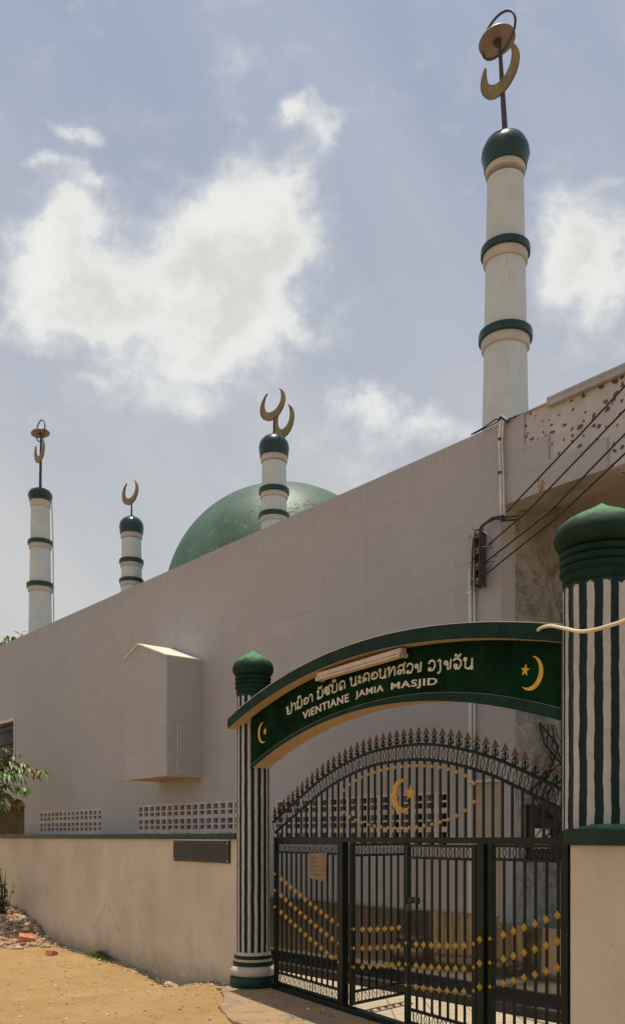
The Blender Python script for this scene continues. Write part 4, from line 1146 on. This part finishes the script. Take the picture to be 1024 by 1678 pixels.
# ================================================================ PLANTS
LEAF1 = leaf_mat('leaf green', (.08, .15, .03), (.22, .30, .08))
LEAF2 = leaf_mat('leaf dark', (.03, .06, .015), (.09, .14, .03))
LEAFB = leaf_mat('dry leaf', (.16, .09, .03), (.30, .20, .06))
GRASSM = leaf_mat('grass blade', (.10, .16, .03), (.25, .30, .07))
def lance(mb, base, d, up, L, w_, droop=.3, m=None):
    d = d.normalized(); sd_ = d.cross(up); sd_ = sd_.normalized() if sd_.length > 1e-4 else Vector((1, 0, 0))
    n_ = sd_.cross(d)
    rows = [(0, .08), (.25, .8), (.5, 1.), (.78, .6), (1, .02)]
    vs = []
    for t, ww in rows:
        c_ = base+d*L*t-Vector((0, 0, 1))*droop*L*t*t
        vs += [c_+sd_*w_*ww+n_*w_*.25*ww, c_-sd_*w_*ww+n_*w_*.25*ww, ]
        vs.append(c_)
    fs = []
    for i in range(len(rows)-1):
        A = i*3; B = A+3; fs += [(A, A+2, B+2, B), (A+2, A+1, B+1, B+2)]
    mb.add(vs, fs, m, True)
def compound(mb, base, d, L, rnd, n=9, lw=.022, m=None, ll=None):
    """a hand of drooping leaflets"""
    up = Vector((0, 0, 1))
    for i in range(n):
        a_ = (i/(n-1)-.5)*2.6+rnd.uniform(-.15, .15)
        side = d.cross(up).normalized()
        dd = (d*cos(a_)+side*sin(a_)+Vector((0, 0, rnd.uniform(-.45, .15)))).normalized()
        lance(mb, base, dd, up, (ll or L)*rnd.uniform(.7, 1.1), lw*rnd.uniform(.8, 1.2), rnd.uniform(.3, .8), m)
# tree reaching in from the left, in front of the mosque wall
tr = tag(root('tree', (-7.9, 16.9, -.2)), 'leafy tree branches reaching in from the left edge before the mosque window', 'tree')
mb = MB(); mb.tube([(0, 0, -.3), (.1, .05, 1.2), (.35, .0, 2.3), (.5, .1, 3.6), (.3, .0, 5.0)], [.13, .11, .09, .07, .03], 10)
rnd = random.Random(11)
targets = [(5, 1228), (25, 1238), (50, 1258), (70, 1262), (30, 1268), (10, 1265), (40, 1290), (28, 1310), (8, 1300), (-20, 1230), (-40, 1280), (2, 1318), (15, 1245), (38, 1250), (0, 1250), (-10, 1262)]
lf = MB(); start = Vector((.45, .05, 2.9))
O_ = Vector((-7.9, 16.9, -.2))
for i, (px, py) in enumerate(targets):
    e = ray(px, py, 17.1+rnd.uniform(-.4, .4))-O_
    mid = start.lerp(e, .55)+Vector((0, 0, .12)); s0_ = start+Vector((0, 0, rnd.uniform(-.6, .3)))
    mb.tube([s0_, mid, e], [.028, .014, .006], 6)
    d = (e-mid).normalized()
    for j in range(5):
        t = .4+.6*j/4; bpos = mid.lerp(e, (t-.3)/.7 if t > .3 else 0)
        compound(lf, bpos, (d+Vector((rnd.uniform(-.5, .5), rnd.uniform(-.6, .3), rnd.uniform(-.5, .3)))).normalized(), .2, rnd, 7, .032, m=LEAFB if (i in (7,) or rnd.random() < .13) else LEAF1, ll=.25)
mb.build('trunk', BARK, tr); 
# rest of its crown, left of the view
for i in range(500):
    a_ = rnd.uniform(0, 2*pi); r_ = 1.5*sqrt(rnd.random()); p = Vector((-.9+r_*cos(a_)*.9, r_*sin(a_)*.9, rnd.uniform(2.9, 5.9)))
    compound(lf, p, Vector((rnd.uniform(-1, 1), rnd.uniform(-1, 1), rnd.uniform(-.4, .4))).normalized(), .2, rnd, 5, .026, m=LEAF1, ll=.2)
lf.build('crown', None, tr)
# tree behind the far end of the roof
def far_tree(loc, h, R, label, n, seed, cz):
    rnd = random.Random(seed); t_ = tag(root('tree', loc), label, 'tree')
    MB().tube([(0, 0, 0), (.1, .1, h*.5), (0, .2, h*.85)], [.22, .16, .05], 8).build('trunk', BARK, t_)
    m_ = MB(); cl = [(Vector((rnd.uniform(-R, R)*.8, rnd.uniform(-R, R)*.8, cz+rnd.uniform(-R, R)*.7)), rnd.uniform(.35, .75)*R*.6) for _ in range(16)]
    for i in range(n):
        c_, r_ = rnd.choice(cl); v = Vector((rnd.gauss(0, 1), rnd.gauss(0, 1), rnd.gauss(0, 1))).normalized()*r_*rnd.uniform(.6, 1.05)
        d = Vector((rnd.uniform(-1, 1), rnd.uniform(-1, 1), rnd.uniform(-.8, .3)))
        lance(m_, c_+v, d, Vector((0, 0, 1)), rnd.uniform(.16, .3), .055, .3, LEAF2 if rnd.random() < .6 else LEAF1)
    m_.build('crown', None, t_)
far_tree((-11.6, 30.5, 0), 8., 2.0, 'distant leafy treetop showing over the far end of the mosque roof', 4200, 4, 6.95)
# shrub at the far end of the low wall
sh = tag(root('shrub', (-6.15, 17.7, 0)), 'small straggly green shrub at the far left end of the low wall', 'shrub')
rnd = random.Random(8); m_ = MB(); st = MB()
for i in range(26):
    a_ = rnd.uniform(0, 2*pi); e = Vector((.32*cos(a_)*rnd.random(), .3*sin(a_)*rnd.random()-.1, rnd.uniform(.3, 1.15))); st.tube([(0, 0, 0), e*.5, e], [.01, .008, .004], 5)
    for j in range(9):
        p = e*rnd.uniform(.4, 1.05)+Vector((rnd.uniform(-.06, .06), rnd.uniform(-.06, .06), 0)); lance(m_, p, Vector((rnd.uniform(-1, 1), rnd.uniform(-1, 1), rnd.uniform(-.3, .6))), Vector((0, 0, 1)), rnd.uniform(.07, .15), .022, .3, LEAF2 if rnd.random() < .5 else LEAF1)
m_.build('leaves', None, sh); st.build('stems', BARK, sh)
# grass tuft at the foot of the wall
wpos = LF @ Vector((lx(172), -.09, 0)); gh = ground_h(wpos.x, wpos.y)
m_ = MB(); rnd = random.Random(2)
ax = Vector((.557, -.83, 0))
for i in range(420):
    t = max(-.8, min(.55, rnd.gauss(0, .26))); p = ax*t+Vector((rnd.uniform(-.09, .06), rnd.uniform(-.09, .06), 0))
    hh = rnd.uniform(.09, .24)*(1-abs(t)*.8)
    p.z = ground_h(wpos.x+p.x, wpos.y+p.y)-gh-.01; lance(m_, p, Vector((rnd.uniform(-.5, .5), rnd.uniform(-.5, .5), 1)), Vector((1, 0, 0)), hh, .008, .35)
tag(m_.build('grass_tuft', GRASSM, loc=(wpos.x, wpos.y, gh)), 'tuft of green grass growing at the foot of the low wall', 'grass', kind='stuff')

m_ = MB(); rnd = random.Random(12)
for k_ in range(15):
    lxw = -rnd.uniform(.5, 8.5); l_ = LF @ Vector((lxw, -rnd.uniform(.02, .10), 0)); big = rnd.uniform(.03, .10)
    for i in range(rnd.randint(8, 26)):
        p = Vector((l_.x+rnd.gauss(0, .05), l_.y+rnd.gauss(0, .05), 0)); p.z = ground_h(p.x, p.y)-.008
        lance(m_, p, Vector((rnd.uniform(-.7, .7), rnd.uniform(-.7, .7), 1)), Vector((1, 0, 0)), big*rnd.uniform(.5, 1.2), .006, .4)
tag(m_.build('weeds', GRASSM), 'thin low weeds dotted along the foot of the low wall', 'weeds', kind='stuff')

# ================================================================ RUBBLE
def rock(mb, c_, r_, rnd, m=None, flat=.6):
    vs = []; N1, N2 = 5, 7
    ph = [rnd.uniform(.7, 1.25) for _ in range(N1*N2+2)]
    vs.append((c_[0], c_[1], c_[2]+r_*flat*ph[-1]))
    for i in range(N1):
        th = pi*(i+1)/(N1+1)
        for j in range(N2):
            a_ = 2*pi*j/N2+i*.4; q = r_*ph[i*N2+j]; vs.append((c_[0]+q*sin(th)*cos(a_), c_[1]+q*sin(th)*sin(a_), c_[2]+q*cos(th)*flat))
    vs.append((c_[0], c_[1], c_[2]-r_*flat))
    fs = [(0, 1+j, 1+(j+1) % N2) for j in range(N2)]
    for i in range(N1-1):
        for j in range(N2): A = 1+i*N2; fs.append((A+j, A+N2+j, A+N2+(j+1) % N2, A+(j+1) % N2))
    E0 = 1+(N1-1)*N2; fs += [(E0+j, len(vs)-1, E0+(j+1) % N2) for j in range(N2)]
    mb.add(vs, fs, m, False)
rnd = random.Random(21); mb = MB()
STONE2 = mat('pale grit', (.60, .48, .34), .9, .2, 8, .5, 30); STONE3 = mat('brown clods', (.36, .24, .13), .95, .3, 8, .6, 30); BRICK2 = mat('brick crumbs', (.44, .24, .15), .9, .25, 10, .4, 40)
n_ = 0
while n_ < 3600:
    l = Vector((rnd.uniform(-12.5, -6.2), -abs(rnd.gauss(0, .9)), 0)); w_ = LF @ l
    pil = math.exp(-((l.x+9.8)/2.6)**4)
    if rnd.random() > pil*1.05+.02: continue
    r_ = rnd.choice([.015, .02, .02, .03, .04, .06, .08]); z = ground_h(w_.x, w_.y)
    rock(mb, (w_.x, w_.y, z+r_*.15), r_, rnd, rnd.choice([STONE, STONE, STONE2, STONE3, STONE3, BRICK2]), rnd.uniform(.35, .8)); n_ += 1
tag(mb.build('rubble_pile', None), 'heap of broken rubble and grit against the far end of the low wall', 'rubble', kind='stuff')
mb = MB()
for i in range(1500):
    x_, y_ = rnd.uniform(-4.5, .3), rnd.uniform(8.6, 15)
    l = LI @ Vector((x_, y_, 0)); g_ = GI @ Vector((x_, y_, 0))
    if l.y > -.03 and g_.x < 0: continue
    if g_.y > -.05: continue
    r_ = rnd.choice([.006, .008, .012, .018]); zz = 0. if (g_.x > -.3 and g_.y > -.6) else ground_h(x_, y_)
    rock(mb, (x_, y_, zz+r_*.2), r_, rnd, rnd.choice([STONE, STONE2, STONE3]), .6)
for i in range(520):   # grit gathered along the foot of the wall
    l = Vector((-rnd.uniform(.1, 7), -abs(rnd.gauss(0, .10))-.01, 0)); w_ = LF @ l
    r_ = rnd.choice([.008, .012, .02, .028]); rock(mb, (w_.x, w_.y, ground_h(w_.x, w_.y)+r_*.2), r_, rnd, rnd.choice([STONE, STONE2, STONE3]), .6)
tag(mb.build('loose_gravel', None), 'scattered pebbles and grit lying on the dirt', 'gravel', kind='stuff')
def brick_at(px, py, D, sz, rot, label):
    p = ray(px, py, D); z = ground_h(p.x, p.y); mb = MB(); rr = random.Random(px)
    mb.box(-sz[0]/2, sz[0]/2, -sz[1]/2, sz[1]/2, 0, sz[2])
    mb.v = [(a_+rr.uniform(-.015, .015), b_+rr.uniform(-.012, .012), c_+rr.uniform(-.012, .012)) for a_, b_, c_ in mb.v]
    o = mb.build('broken_brick', BRICK, loc=(p.x, p.y, z-.01), bevel=.008); o.rotation_euler = rot; tag(o, label, 'brick')
brick_at(42, 1508, 16.2, (.28, .2, .12), (.3, .2, .5), 'larger orange brick lump on top of the rubble heap')
brick_at(84, 1533, 14.6, (.17, .12, .09), (.1, .3, 1.2), 'smaller orange brick lump at the foot of the rubble heap')
p = ray(277, 1632, 10.8); mb = MB(); rr = random.Random(9); rock(mb, (0, 0, .02), .09, rr, None, .45); rock(mb, (.07, -.03, .01), .05, rr, None, .5)
tag(mb.build('stone', STONE, loc=(p.x, p.y, ground_h(p.x, p.y))), 'single pale stone lying on the dirt before the low wall', 'stone')
